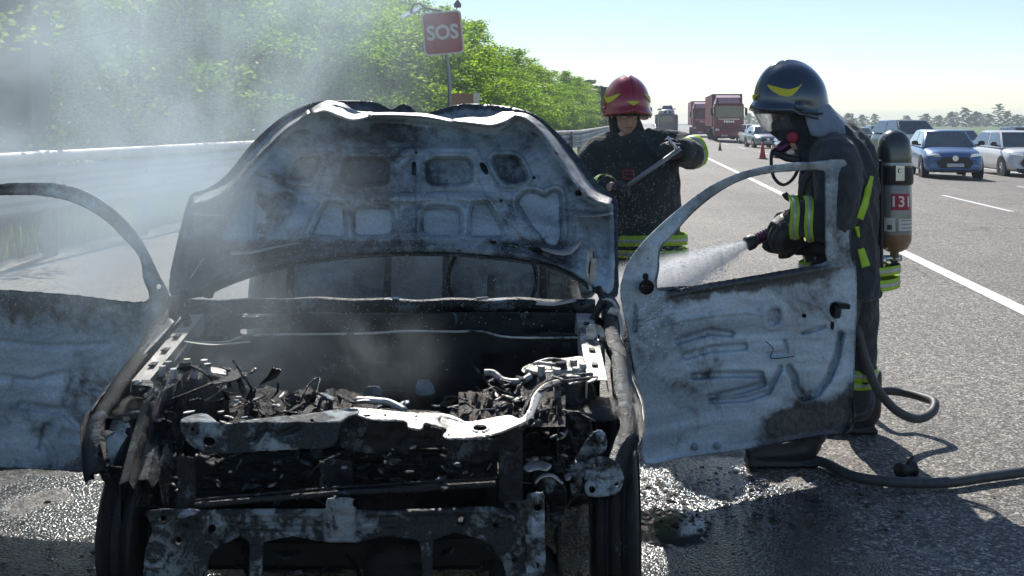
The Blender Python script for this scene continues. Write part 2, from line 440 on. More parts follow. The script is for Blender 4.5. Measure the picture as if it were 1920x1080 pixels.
def grassm(name, c0, c1):
    t = NT(name); t.pr(t.ramp(t.noise(.8, 6, .3, .7), [(.35, c0), (.65, c1)]), .9); return t.m
M['field'] = grassm('field_green', (.05, .09, .02), (.12, .17, .035))
def leafm(name, c0, c1, tr):
    t = NT(name)
    oi = t.n('ShaderNodeObjectInfo'); g = t.n('ShaderNodeNewGeometry')
    f = t.math('ADD', t.math('MULTIPLY', t.noise(.7, 3), .6), t.math('MULTIPLY', g.outputs['Random Per Island'], .4))
    col = t.ramp(f, [(.3, c0), (.7, c1)])
    d = t.n('ShaderNodeBsdfDiffuse'); t.l(col, d.inputs[0])
    x = t.n('ShaderNodeBsdfTranslucent'); t.l(t.mix(1.0, col, tr, 'MULTIPLY'), x.inputs[0])
    gl = t.n('ShaderNodeBsdfGlossy'); gl.inputs['Roughness'].default_value = .45; gl.inputs[0].default_value = (.5, .5, .5, 1)
    ms = t.n('ShaderNodeMixShader'); ms.inputs[0].default_value = .55; t.l(d.outputs[0], ms.inputs[1]); t.l(x.outputs[0], ms.inputs[2])
    m2 = t.n('ShaderNodeMixShader'); m2.inputs[0].default_value = .06; t.l(ms.outputs[0], m2.inputs[1]); t.l(gl.outputs[0], m2.inputs[2])
    t.l(m2.outputs[0], t.out.inputs[0]); return t.m
M['leaf'] = leafm('leaf_green', (.075, .15, .018), (.23, .34, .028), (2.3, 2.3, 1.2))
M['leaf_far'] = leafm('leaf_far_green', (.04, .07, .02), (.09, .13, .03), (1.6, 1.6, 1.2))
M['blade'] = leafm('grass_blade', (.09, .13, .02), (.2, .25, .04), (2.4, 2.4, 1.5))
M['bark'] = simple('bark', (.09, .07, .05), .9, 0, .3, 12, .5)

def fabric(name, c, scale=900, rough=.9, fold=.6):
    t = NT(name)
    f = t.noise(9, 6, .6); w = t.noise(500, 2)
    col = t.mix(t.ramp(f, [(.35, 0), (.7, 1)]), tuple(x * .8 for x in c), tuple(x * 1.5 for x in c))
    nrm = t.bump(w, .25, .001); nrm = t.bump(t.noise(14, 4, 1.2, .5), fold, .02, nrm)
    t.pr(col, rough, 0, nrm, Sheen_Weight=.15); return t.m
M['coat'] = fabric('dark_navy_aramid', (.028, .036, .045), fold=.9)
M['coat_olive'] = fabric('dark_smoky_aramid', (.030, .040, .040), fold=.9)
M['glove'] = fabric('black_glove_leather', (.012, .013, .015), rough=.55)
M['hivis'] = simple('yellow_green_band', (.38, .62, .03), .6, 0, .15, 20, .3)
M['silver_band'] = simple('silver_reflective_band', (.42, .45, .45), .35, .4, .2, 20)
M['skin'] = simple('skin', (.62, .36, .28), .5, 0, .12, 25, .1, Subsurface_Weight=.1)
M['skin_shade'] = M['skin']
M['helmet_red'] = car_paint('red_helmet_shell', (.36, .008, .025), 1.0, .25, .1)
M['helmet_dark'] = car_paint('black_helmet_blue_sheen', (.028, .05, .09), 1.0, .18, .3)  # black shell, its blue sheen mixed into the base colour
M['yellow'] = simple('helmet_yellow_chevron', (.60, .55, .02), .4)
M['rubber'] = simple('black_rubber', (.015, .016, .018), .5, 0, .3, 20, .2)
M['hose'] = simple('dark_hose_rubber', (.05, .055, .06), .55, 0, .3, 30, .3)
M['mauve'] = simple('anodised_purple_grip', (.10, .025, .07), .3, .6, .3)
M['cyl_grey'] = simple('grey_composite_cylinder', (.20, .21, .205), .3, .1, .12, 5, Coat_Weight=.7)
M['cyl_dark'] = simple('dark_cylinder_dome', (.06, .07, .07), .3, .3, .15, 5, Coat_Weight=.7)
M['ochre'] = simple('ochre_cylinder_base', (.24, .14, .07), .35, .1, .25, 8, Coat_Weight=.6)
M['label_red'] = simple('red_label', (.35, .02, .05), .5)
M['label_white'] = simple('pale_label', (.62, .62, .6), .5)
M['silver_cloth'] = fabric('silver_neck_cover', (.17, .21, .27), rough=.5)
def clearvisor():
    t = NT('clear_visor'); t.pr((.75, .82, .85), .08, 0, None, Transmission_Weight=.9, IOR=1.2, Alpha=.55); return t.m
M['visor'] = clearvisor()
M['drop'] = (lambda t: (t.pr((.9, .95, 1), .08, 0, None, Specular_IOR_Level=1.0), t.m)[1])(NT('water_drop'))
# ---------------------------------------------------------------- ground, road, markings
def strip(name, ls, ss_, z, mat, **kw):
    mb = MB(); P = np.array([[LS(l, s, z) for s in ss_] for l in ls]); mb.grid(P)
    o = mb.build(name, mat, None, **kw); tag(o, kind='structure')
    if o.data.polygons[0].normal.z < 0: o.data.flip_normals()
    return o
strip('ground', [-1300, -300, -60, -20, -6, 2, 16, 34, 60, 300, 1300], [-300, -40, 0, 60, 200, 600, 1400], -.03, M['field'])
strip('road', [-2.4, 2, 4, 8, 12, 16, 34], [-12, 0, 8, 20, 60, 150, 400, 1300], 0, M['asphalt'])
mb = MB(); a = [LS(-6.9, -12, 0), LS(-6.9, 20, 0), LS(-2.4, 41, 0), LS(-2.4, -12, 0)]
mb.add(a, [(0, 3, 2, 1)]); tag(mb.build('lay_by', M['asphalt']), kind='structure')
def marking(l, s0, s1, w=.12, z=.004):
    mb = MB(); n = max(1, int((s1 - s0) / 20)); S = np.linspace(s0, s1, n + 1)
    mb.grid(np.array([[LS(l - w / 2, s, z) for s in S], [LS(l + w / 2, s, z) for s in S]]))
    o = mb.build('lane_marking', M['line']); tag(o, kind='structure')
    if o.data.polygons[0].normal.z < 0: o.data.flip_normals()
marking(3.17, 1, 900, .17)
for i in range(14): marking(7.05, 20.9 - 24 + i * 12.0 if i else 8.9, (20.9 - 24 + i * 12.0 if i else 8.9) + 4.5)
for i in range(10): marking(10.75, 15 + i * 12.0, 19.5 + i * 12.0)
marking(14.6, 5, 500, .2)
# thin edge line of the lay-by and its taper
mb = MB()
for (l0, s0), (l1, s1) in (((-6.15, -2), (-6.15, 20)), ((-6.15, 20), (-1.75, 41)), ((-1.75, 41), (-1.75, 400))):
    mb.add([LS(l0 - .05, s0, .005), LS(l0 + .05, s0, .005), LS(l1 + .05, s1, .005), LS(l1 - .05, s1, .005)], [(0, 1, 2, 3)])
tag(mb.build('edge_marking', M['line']), kind='structure')

# ---------------------------------------------------------------- guard rail: posts, corrugated panels, top tube
path = [(-6.45, 2.0), (-6.45, 20.0), (-2.1, 41.0), (-2.1, 200.0)]
def along(t):
    for (a, b) in zip(path[:-1], path[1:]):
        L = math.dist(a, b)
        if t <= L or b == path[-1]:
            u = t / L; return a[0] + (b[0] - a[0]) * u, a[1] + (b[1] - a[1]) * u, math.atan2(b[0] - a[0], b[1] - a[1])
        t -= L
gr = empty('guard_rail', LS(-6.45, 2, 0), 'long steel guard rail with corrugated panels and pale top tube beside the lay-by', 'guard rail')
prof = [(.0, 1.02), (.035, .99), (.035, .93), (-.03, .89), (-.03, .84), (.035, .80), (.035, .74), (-.03, .70), (-.03, .66), (.035, .62), (.035, .56), (0, .53)]
PAN = 4.5; total = 18 + math.dist((-6.45, 20), (-2.1, 41)) + 159
for i in range(int(total / PAN)):
    a = along(i * PAN + .01); b = along((i + 1) * PAN)
    far = i > 16
    off = .012 if i % 2 else 0.0
    mb = MB()
    P = []
    for (l, s, h) in (a, b):
        P.append([LS(l + (px_ + .06 + off) * math.cos(h), s - (px_ + .06 + off) * math.sin(h), pz) for px_, pz in prof])
    mb.grid(np.array(P)); o = mb.build('rail_panel', M['galv'], gr)
    md = o.modifiers.new('t', 'SOLIDIFY'); md.thickness = .004
    mb = MB(); mb.tube([LS(a[0] + .02, a[1], 1.12), LS(b[0] + .02, b[1], 1.12)], .065 if i < 17 else .06, 12)
    if i < 17:
        mb.tube([LS(a[0] + .02, a[1] - .10, 1.12), LS(a[0] + .02, a[1] + .10, 1.12)], .072, 12)
    o = mb.build('top_tube', M['pale_rail'], gr); shade_auto(o)
    if i < 16:
        for k in (0, 1):
            p = along(i * PAN + .3 + k * 2.25)
            mb = MB(); c = LS(p[0] - .09, p[1], .56)
            rot = Matrix.Rotation(-(PHI + p[2]), 3, 'Z')
            mb.box(c, (.012, .14, 1.14), rot); mb.box(c + rot @ Vector((.05, .068, 0)), (.10, .008, 1.14), rot); mb.box(c + rot @ Vector((.05, -.068, 0)), (.10, .008, 1.14), rot)
            mb.box(c + rot @ Vector((.10, 0, .22)), (.10, .12, .4), rot)
            mb.build('post', M['galv'], gr)

# ---------------------------------------------------------------- verge grass
mb = MB()
r_ = np.random.default_rng(3)
for k in range(26000):
    s = 3 + 26 * r_.random() ** .8; l = -6.75 - 3.2 * r_.random() ** 1.4
    if s > 20: l += (s - 20) * .207
    p = LS(l, s, -.03); h = .14 + .30 * r_.random(); a = r_.random() * 6.28; w = .012 + .008 * r_.random()
    dx, dy = math.cos(a) * w, math.sin(a) * w; lx, ly = (r_.random() - .5) * .16, (r_.random() - .5) * .16
    mb.add([p + Vector((-dx, -dy, 0)), p + Vector((dx, dy, 0)), p + Vector((lx, ly, h))], [(0, 1, 2)])
mb.build('verge_grass', M['blade'], None, kind='stuff', label='long yellow green grass growing behind the guard rail', category='grass') if False else tag(mb.build('verge_grass', M['blade']), 'long yellow green grass growing behind the guard rail', 'grass', kind='stuff')

# ---------------------------------------------------------------- trees
def crown_mesh(name, seed, Hh, Rr, nleaf, leaf, low=.08, mat=None, lean=0):
    r = np.random.default_rng(seed)
    # clumps along drooping boughs so that the outline is uneven and the inside has gaps
    nb = 26; cl = []
    for b in range(nb):
        h = low * Hh + (Hh * (1 - low)) * (b + .5) / nb
        ang = b * 2.4 + r.random() * .8; rr = Rr * (math.sin(min(.97, .14 + .84 * h / Hh) * math.pi) ** .6) * (.7 + .5 * r.random())
        for q in range(6):
            u = (q + 1) / 6
            cl.append((math.cos(ang) * rr * u, math.sin(ang) * rr * u, h + .25 * u * Hh * .12 - u * u * .35 * rr * .4 + (r.random() - .5) * .3, .30 + .42 * (1 - abs(u - .6)) * r.random() + .1))
    cl = np.array(cl)
    k = r.integers(0, len(cl), nleaf); c = cl[k]
    g = r.normal(size=(nleaf, 3)); g /= np.linalg.norm(g, axis=1)[:, None]
    P = c[:, :3] + g * (c[:, 3:4] * (r.random((nleaf, 1)) ** .5)) * np.array([1.15, 1.15, .65])
    a = r.normal(size=(nleaf, 3)); a /= np.linalg.norm(a, axis=1)[:, None]
    a[:, 2] *= .5
    b = np.cross(a, r.normal(size=(nleaf, 3))); b /= np.linalg.norm(b, axis=1)[:, None] + 1e-6
    L = leaf * (.6 + .8 * r.random((nleaf, 1)))
    V = np.stack([P - a * L, P + b * L * .42, P + a * L, P - b * L * .42], 1).reshape(-1, 3)
    me = bpy.data.meshes.new(name); n = nleaf
    me.vertices.add(4 * n); me.vertices.foreach_set('co', V.ravel())
    me.loops.add(4 * n); me.loops.foreach_set('vertex_index', np.arange(4 * n))
    me.polygons.add(n); me.polygons.foreach_set('loop_start', np.arange(n) * 4); me.polygons.foreach_set('loop_total', np.full(n, 4))
    me.update(); me.validate(); me.materials.append(mat or M['leaf']); return me
def trunk_mesh(name, seed, Hh, Rr):
    r = np.random.default_rng(seed); mb = MB()
    pts = [(0, 0, -.1)]; x = y = 0
    for k in range(1, 7):
        x += (r.random() - .5) * .25; y += (r.random() - .5) * .25; pts.append((x, y, Hh * .14 * k))
    mb.tube(pts, [.13, .11, .10, .08, .06, .045, .02], 8)
    for b in range(9):
        i = 1 + b % 5; p = Vector(pts[i]); a = b * 2.4; l = Rr * (.5 + .4 * r.random())
        mb.tube([p, p + Vector((math.cos(a) * l * .5, math.sin(a) * l * .5, .5)), p + Vector((math.cos(a) * l, math.sin(a) * l, .7))], [.05, .03, .012], 6)
    me = mb.mesh(name); me.materials.append(M['bark']); return me
near = [(crown_mesh('crown_near%d' % i, 10 + i, hh, rr, 30000, .052), trunk_mesh('trunk_near%d' % i, i, hh, rr), hh, rr) for i, (hh, rr) in enumerate(((7.4, 2.5), (6.6, 2.3), (8.2, 2.7)))]
mid = [(crown_mesh('crown_mid%d' % i, 20 + i, hh, rr, 11000, .10), trunk_mesh('trunk_mid%d' % i, 4 + i, hh, rr), hh, rr) for i, (hh, rr) in enumerate(((7.0, 2.5), (6.3, 2.3)))]
farm = [(crown_mesh('crown_far%d' % i, 30 + i, hh, rr, 2200, .34, .05, M['leaf_far']), trunk_mesh('trunk_far%d' % i, 8 + i, hh, rr), hh, rr) for i, (hh, rr) in enumerate(((8.0, 3.4), (6.0, 3.8), (11.0, 3.6)))]
def tree(set_, i, loc, sc_, rz, label, group):
    cm, tm, hh, rr = set_[i % len(set_)]
    t = empty('tree', loc, label, 'tree', group)
    for nm, me in (('crown', cm), ('trunk', tm)):
        o = bpy.data.objects.new(nm, me); COL.objects.link(o); o.parent = t
    t.rotation_euler = (0, 0, rz); t.scale = (sc_[0], sc_[0], sc_[1])
    return t
r_ = np.random.default_rng(5)
s = 8.5; k = 0
place = []
while s < 75:
    place.append((-9.3 - r_.random() * 1.2, s, 0)); place.append((-12.5 - r_.random() * 1.5, s + 1.4, 1)); s += 2.7 + r_.random() * .9
NEARLAB = 'bright green roadside tree in the row behind the guard rail, half veiled by drifting smoke'
NEARLAB2 = 'bright green roadside tree in the clear row beyond the SOS sign'
BACKLAB = 'darker green tree in the second row behind the roadside trees'
for (l, s, back) in place:
    st = near if s < 34 and not back else mid
    hs = .95 + r_.random() * .25
    if s > 28: hs *= .92
    smoky = s < 36
    tree(st, k, LS(l, s, 0), (1 + r_.random() * .15, hs * (1.12 if back else 1)), r_.random() * 6.28,
         BACKLAB if back else (NEARLAB if smoky else NEARLAB2), 'second row of roadside trees' if back else ('roadside trees behind the smoke' if smoky else 'clear roadside trees beyond the sign')); k += 1
while s < 300:
    tree(mid if s < 150 else farm, k, LS(-9.0 + min(2.5, (s - 75) * .03) - r_.random() * 1.5, s, 0), (1.1 + r_.random() * .3, (.86 if s < 150 else .62) + r_.random() * .18), r_.random() * 6.28, NEARLAB2, 'clear roadside trees beyond the sign'); s += 4.2 + r_.random() * 2 + s * .01; k += 1
# far blue-green trees along the horizon, right of the trucks
for px_, hpx, d, i in ((1425, 27, 420, 0), (1446, 20, 430, 1), (1402, 18, 460, 1), (1470, 16, 470, 1), (1592, 20, 400, 1), (1618, 16, 450, 1), (1640, 18, 430, 0), (1700, 14, 480, 1), (1735, 18, 440, 1), (1760, 15, 450, 1), (1786, 22, 420, 1), (1811, 30, 400, 0), (1832, 22, 440, 1), (1852, 18, 450, 1), (1873, 38, 380, 2), (1889, 24, 390, 0), (1908, 17, 420, 1), (1930, 20, 430, 1), (1955, 24, 430, 0)):
    P = W(px_, HY, d); hh = farm[i][2]
    sc_ = (hpx + 6) * d / F / hh
    tree(farm, i, (P.x, P.y, -.5), (sc_ * 1.05, sc_), k, {0: 'hazy blue-green field tree with rounded crown on the far horizon', 1: 'low hazy bush-like tree on the far horizon', 2: 'tallest hazy tree on the far horizon at the right'}[i], {0: 'rounded horizon trees', 1: 'low horizon trees', 2: None}[i]); k += 1

# ---------------------------------------------------------------- signs beside the road
def text_mesh(txt, size, depth, bold=0.0, xs=1.0):
    cu = bpy.data.curves.new('t', 'FONT'); cu.body = txt; cu.size = size; cu.extrude = depth; cu.offset = bold; cu.align_x = 'CENTER'; cu.align_y = 'CENTER'
    cu.resolution_u = 4
    ob = bpy.data.objects.new('t', cu); COL.objects.link(ob); bpy.context.view_layer.update()
    me = bpy.data.meshes.new_from_object(ob.evaluated_get(bpy.context.evaluated_depsgraph_get()))
    bpy.data.objects.remove(ob); me.transform(Matrix.Diagonal((xs, 1, 1, 1)) ); me.materials.clear(); return me
def rrect(w, h, r, n=5):
    out = []
    for cx, cy_, a0 in ((w / 2 - r, h / 2 - r, 0), (-w / 2 + r, h / 2 - r, 90), (-w / 2 + r, -h / 2 + r, 180), (w / 2 - r, -h / 2 + r, 270)):
        for i in range(n + 1):
            a = R(a0 + 90 * i / n); out.append((cx + r * math.cos(a), cy_ + r * math.sin(a)))
    return out
d = 30.0; base = W(846, 229, d); base.z = 0
sg = empty('sos_sign', base, 'square red SOS sign on a tall leaning pole by the trees', 'sign')
top = W(830, 62, d); sw, sh = 75 * d / F, 81 * d / F
tilt = Matrix.Rotation(R(-5), 3, 'Y')
def face(mb, w, h, r, y0, th): mb.prism([top + tilt @ Vector((x, y0, z)) for x, z in rrect(w, h, r)], Vector((0, th, 0)))
mb = MB(); face(mb, sw, sh, .12, 0, .04); mb.build('sign_border', M['white_paint'], sg)
mb = MB(); face(mb, sw - .09, sh - .09, .10, -.012, .012); mb.build('sign_panel', M['red_sign'], sg)
me = text_mesh('SOS', .56, .004, .017, .92); me.transform((Matrix.Translation(top + Vector((0, -.03, 0))) @ tilt.to_4x4() @ Matrix.Rotation(R(90), 4, 'X'))); link('lettering', me, M['white_paint'], sg)
mb = MB(); mb.tube([base, W(842, 150, d) + Vector((0, .1, 0)), W(832, 60, d) + Vector((0, .1, 0)), W(826, 18, d) + Vector((0, .1, 0))], [.055, .055, .05, .04], 10); mb.build('pole', M['galv'], sg, True)
mb = MB(); a = W(770, 24, d); mb.box(a, (.55, .4, .03), Matrix.Rotation(R(-28), 3, 'Y') @ Matrix.Rotation(R(20), 3, 'X')); mb.build('solar_panel', M['lamp'], sg)
mb = MB(); mb.tube([a, W(775, 10, d), W(786, 6, d), W(796, 14, d), W(826, 20, d) + Vector((0, .1, 0))], .035, 8, smooth_path=4); mb.build('bracket', M['dark_steel'], sg, True)
mb = MB(); mb.lathe([(.0, .0), (.10, .0), (.11, .09), (.03, .2), (.008, .22), (.008, .5)], W(858, 14, d), n=12); mb.build('beacon', M['dark_steel'], sg, True)

d = 33.0; b0 = W(872, 229, d); b0.z = 0
sg = empty('roadside_panel', b0, 'brown and white board low behind the raised bonnet', 'sign')
mb = MB(); c = W(866, 190, d); mb.box(c, (42 * d / F, .12, 30 * d / F), None, .01); mb.build('board', M['brown'], sg)
mb = MB(); mb.box(W(893, 190, d), (11 * d / F, .14, 32 * d / F), None, .01); mb.build('side_strip', M['white_paint'], sg)
mb = MB()
for q in (852, 884): mb.tube([(W(q, 200, d)), Vector((W(q, 200, d).x, d, 0))], .05, 8)
mb.build('legs', M['galv'], sg)
sg.children[-1].name = 'support_frame'
d = 62.0; b0 = W(1136, 229, d); b0.z = 0
sg = empty('grey_road_sign', b0, 'grey back of a road sign standing behind the red helmet', 'sign')
mb = MB(); mb.box(W(1149, 188, d), (44 * d / F, .05, 50 * d / F), None, .01); mb.build('sign_panel', M['dark_steel'], sg)
mb = MB(); c = W(1149, 200, d); mb.tube([(c.x, d + .06, 0), (c.x, d + .06, c.z + .5)], .06, 8); mb.build('pole', M['galv'], sg)
# tall grey steel column at the edge of the lay-by
d = 13.5; x1 = (77 - PX0) * d / F; 
sg = empty('gantry_column', (x1 - .45, d, 0), 'tall blue-grey steel column rising behind the guard rail in the smoke', 'column')
mb = MB(); mb.box((x1 - .45, d, 2.6), (.9, .6, 5.2), None, .03); mb.build('shaft', M['dark_steel'], sg)
mb = MB(); mb.box((x1 - .45, d, .06), (1.2, .9, .12), None, .02); mb.build('base_plate', M['galv'], sg)
mb = MB()
for sx in (-1, 1):
    for sy in (-1, 1): mb.lathe([(.0, .2), (.035, .2), (.035, .12)], (x1 - .45 + sx * .53, d + sy * .38, 0), n=6)
mb.build('anchor_bolt', M['galv'], sg)
# ---------------------------------------------------------------- vehicles (local frame: front faces -Y, origin on the ground under the centre)
def quad_on(c, inset, off):                    # shrink a quad towards its centre and lift it off the face
    P = [Vector(p) for p in c]; m = sum(P, Vector()) / 4
    u = (P[1] - P[0]).normalized(); n = (P[1] - P[0]).cross(P[3] - P[0]).normalized()
    out = []
    for i, p in enumerate(P):
        a = P[(i + 1) % 4] - p; b = P[i - 1] - p
        out.append(p + a.normalized() * inset + b.normalized() * inset + n * off)
    return out, n
def car(root_loc, rz, paint, L=4.3, Wd=1.8, Hh=1.52, label='', group=None, cat='car', name='car', hoodz=.95, suv=.0, grille=True, simple_=False, lamps='lamp', nose=.0, tank=.72):
    t = empty(name, (0, 0, 0), label, cat, group)
    hw = Wd / 2; yf, yb = -L / 2, L / 2
    # lower body: stations front -> back
    st = [(yf, .80, .30, .62), (yf + .06, .92, .24, .74 + nose), (yf + .28, .98, .20, .84 + nose), (yf + .75, 1.0, .20, hoodz - .05), (yf + 1.15, 1.0, .2, hoodz), (0, 1.0, .2, hoodz + .03), (yb - .9, 1.0, .2, hoodz + .06), (yb - .2, .97, .22, hoodz + .04), (yb, .86, .3, hoodz - .12)]
    ring = []
    for (y, w, zb, zt) in st:
        ww = hw * w; row = []
        prof = [(0, zb), (.55, zb), (.90, zb + .02), (.98, zb + .12), (1.0, zb + (zt - zb) * .35), (.985, zb + (zt - zb) * .6), (.955, zb + (zt - zb) * .82), (.86, zt - .02), (.6, zt + .012), (0, zt + .03)]
        for (a, z) in prof: row.append((a * ww, y + (0.10 * (a ** 3) if y < yf + .3 else (-.08 * a ** 3 if y > yb - .3 else 0)), z))
        ring.append(row)
    rr = np.array(ring); mir = rr[:, ::-1].copy(); mir[:, :, 0] *= -1
    full = np.concatenate([rr, mir[:, 1:-1]], 1); full = np.concatenate([full, full[:, :1]], 1)
    mb = MB(); mb.grid(full)
    n0 = rr.shape[1] * 2 - 1
    mb.add(full[0, :-1], [tuple(range(full.shape[1] - 1))]); mb.add(full[-1, :-1], [tuple(range(full.shape[1] - 1))[::-1]])
    o = mb.build('body', paint, t, True)
    if not simple_:
        md = o.modifiers.new('s', 'SUBSURF'); md.levels = 1; md.render_levels = 1
    # cabin
    zb, zt = hoodz - .02, Hh - .03
    y0, y1, y2, y3 = yf + 1.0, yf + 1.75, yb - .75 + suv * .1, yb - .15
    B = [(-hw * .90, y0, zb), (hw * .90, y0, zb), (hw * .90, y3, zb + .05), (-hw * .90, y3, zb + .05)]
    T = [(-hw * .68, y1, zt), (hw * .68, y1, zt), (hw * .68, y2, zt - .01), (-hw * .68, y2, zt - .01)]
    T2 = [(-hw * .55, y1 + .25, Hh), (hw * .55, y1 + .25, Hh), (hw * .55, y2 - .2, Hh), (-hw * .55, y2 - .2, Hh)]
    mb = MB(); mb.hull([Vector(p) for p in B + T + T2]); shade_auto(mb.build('cabin', paint, t), 50)
    def pane(nm, q, ins=.06):
        P, n = quad_on(q, ins, .006); mb = MB(); mb.prism(P, n * .006); return mb.build(nm, M['glass'], t)
    pane('windscreen', [B[0], B[1], T[1], T[0]], .055)
    pane('rear_window', [B[2], B[3], T[3], T[2]], .1)
    def lerp(a, b, u): return tuple(np.array(a) * (1 - u) + np.array(b) * u)
    for s_ in (0, 1):
        bb = (B[1], B[2]) if s_ else (B[0], B[3]); tt = (T[1], T[2]) if s_ else (T[0], T[3])
        for u0, u1 in ((.0, .45), (.45, 1)):
            q = [lerp(bb[0], bb[1], u0), lerp(bb[0], bb[1], u1), lerp(tt[0], tt[1], u1), lerp(tt[0], tt[1], u0)]
            if not s_: q = [q[1], q[0], q[3], q[2]]
            pane('side_window', q, .05)
    # front details
    for s_ in (-1, 1):
        mb = MB(); mb.hull([Vector(p) for p in ((s_ * hw * .48, yf + .0, .64 + nose), (s_ * hw * .86, yf + .12, .68 + nose), (s_ * hw * .90, yf + .35, .76 + nose), (s_ * hw * .52, yf + .015, .74 + nose), (s_ * hw * .5, yf + .2, .62 + nose), (s_ * hw * .88, yf + .3, .66 + nose))])
        mb.build('headlight', M[lamps], t)
        mb = MB(); mb.box((s_ * (hw + .10), yf + 1.22, hoodz + .12), (.2, .12, .14), None, .04); mb.box((s_ * (hw - .02), yf + 1.22, hoodz + .06), (.14, .05, .05)); mb.build('mirror', M['plastic'], t)
    if grille:
        mb = MB(); mb.hull([Vector(p) for x in (-1, 1) for p in ((x * hw * .42, yf - .012, .64 + nose), (x * hw * .60, yf + .02, .50), (x * hw * .46, yf + .01, .36), (x * hw * .5, yf + .12, .5))]); mb.build('grille', M['plastic'], t)
        mb = MB(); mb.box((0, yf + .005, .27), (Wd * .74, .09, .09), None, .02); mb.build('lower_trim', M['plastic'], t)
        mb = MB(); mb.box((0, yf - .03, .45), (.50, .02, .11), None, .004); mb.build('number_plate', M['plate'], t)
        mb = MB(); mb.lathe([(.0, -.02), (.09, -.02), (.09, 0)], (0, yf - .012, .60 + nose), (0, 1, 0), 12); mb.build('badge', M['chrome'], t)
    # wheels
    for s_ in (-1, 1):
        for y in (yf + .82, yb - .78):
            r = .335; mb = MB()
            mb.lathe([(r * .66, -.11), (r * .92, -.112), (r, -.08), (r, .08), (r * .92, .112), (r * .66, .11)], (s_ * (hw - .115), y, r), (s_, 0, 0), 20)
            w = mb.build('wheel', M['tyre'], t, True)
            mb = MB(); c = Vector((s_ * (hw - .03), y, r))
            mb.lathe([(r * .67, 0), (r * .67, .02), (r * .6, .02), (r * .6, -.03)], c, (s_, 0, 0), 20)
            for k in range(5):
                a = k * 2 * math.pi / 5; mb.tube([c + Vector((0, 0, 0)), c + Vector((0, math.cos(a) * r * .63, math.sin(a) * r * .63))], .03, 5)
            mb.lathe([(.0, .03), (.05, .03), (.06, 0)], c, (s_, 0, 0), 8)
            mb.build('rim', M['chrome'], w)
            mb = MB(); mb.lathe([(r + .075, .0), (r + .075, .03), (r * .6, .035)], (s_ * (hw - .025), y, r), (s_, 0, 0), 20); mb.build('wheel_arch', M['plastic'] if not simple_ else M['plastic'], t)
    t.location = root_loc; t.rotation_euler = (0, 0, rz)
    return t
def put(px, d, extra=0):
    x = (px - PX0) * d / F; l = lat(x, d); return Vector((x, d, gz(l) + extra))
YAW = -PHI
car(put(1768, 35.0), YAW - .10, M['blue_paint'], 4.2, 1.80, 1.54, 'blue crossover car with slim lights stopped on the motorway behind the air cylinder', name='car', hoodz=1.0, nose=.06)
car(put(1900, 38.5), YAW + .02, M['white_car'], 4.4, 1.84, 1.60, 'white crossover car at the right edge of the motorway queue', name='car', hoodz=1.02, nose=.1)
car(put(1428, 72), YAW + .1, M['silver_paint'], 3.9, 1.68, 1.50, 'small silver hatchback standing beside the nearest red truck', name='car', hoodz=.95)
car(put(1412, 84), YAW + .1, M['white_car'], 4.2, 1.75, 1.6, 'pale car half hidden behind the silver hatchback', name='car', simple_=True)
car(put(1700, 47), YAW + .14, M['grey_paint'], 4.6, 1.9, 1.95, 'tall dark grey van behind the blue car, only its windscreen showing', cat='van', name='van', hoodz=1.35, nose=.3)
car(put(1613, 95), YAW + .1, M['grey_paint'], 4.4, 1.8, 1.5, 'distant dark car in the gap behind the firefighter with the air cylinder', name='car', simple_=True)
car(put(1640, 120), YAW + .1, M['silver_paint'], 4.4, 1.8, 1.6, 'tiny far silver car beyond the dark grey van', name='car', simple_=True)
car(put(1800, 62), YAW + .1, M['silver_paint'], 4.4, 1.8, 1.55, 'silver car between the blue crossover and the white crossover', name='car', simple_=True)
car(put(1497, 48), YAW + .05, M['silver_paint'], 4.1, 1.75, 1.2, 'low silver car showing just behind the breathing mask', name='car', hoodz=.8)
car(put(1915, 66), YAW + .1, M['grey_paint'], 4.4, 1.8, 1.7, 'dark car roof showing above the white crossover', name='car', simple_=True)

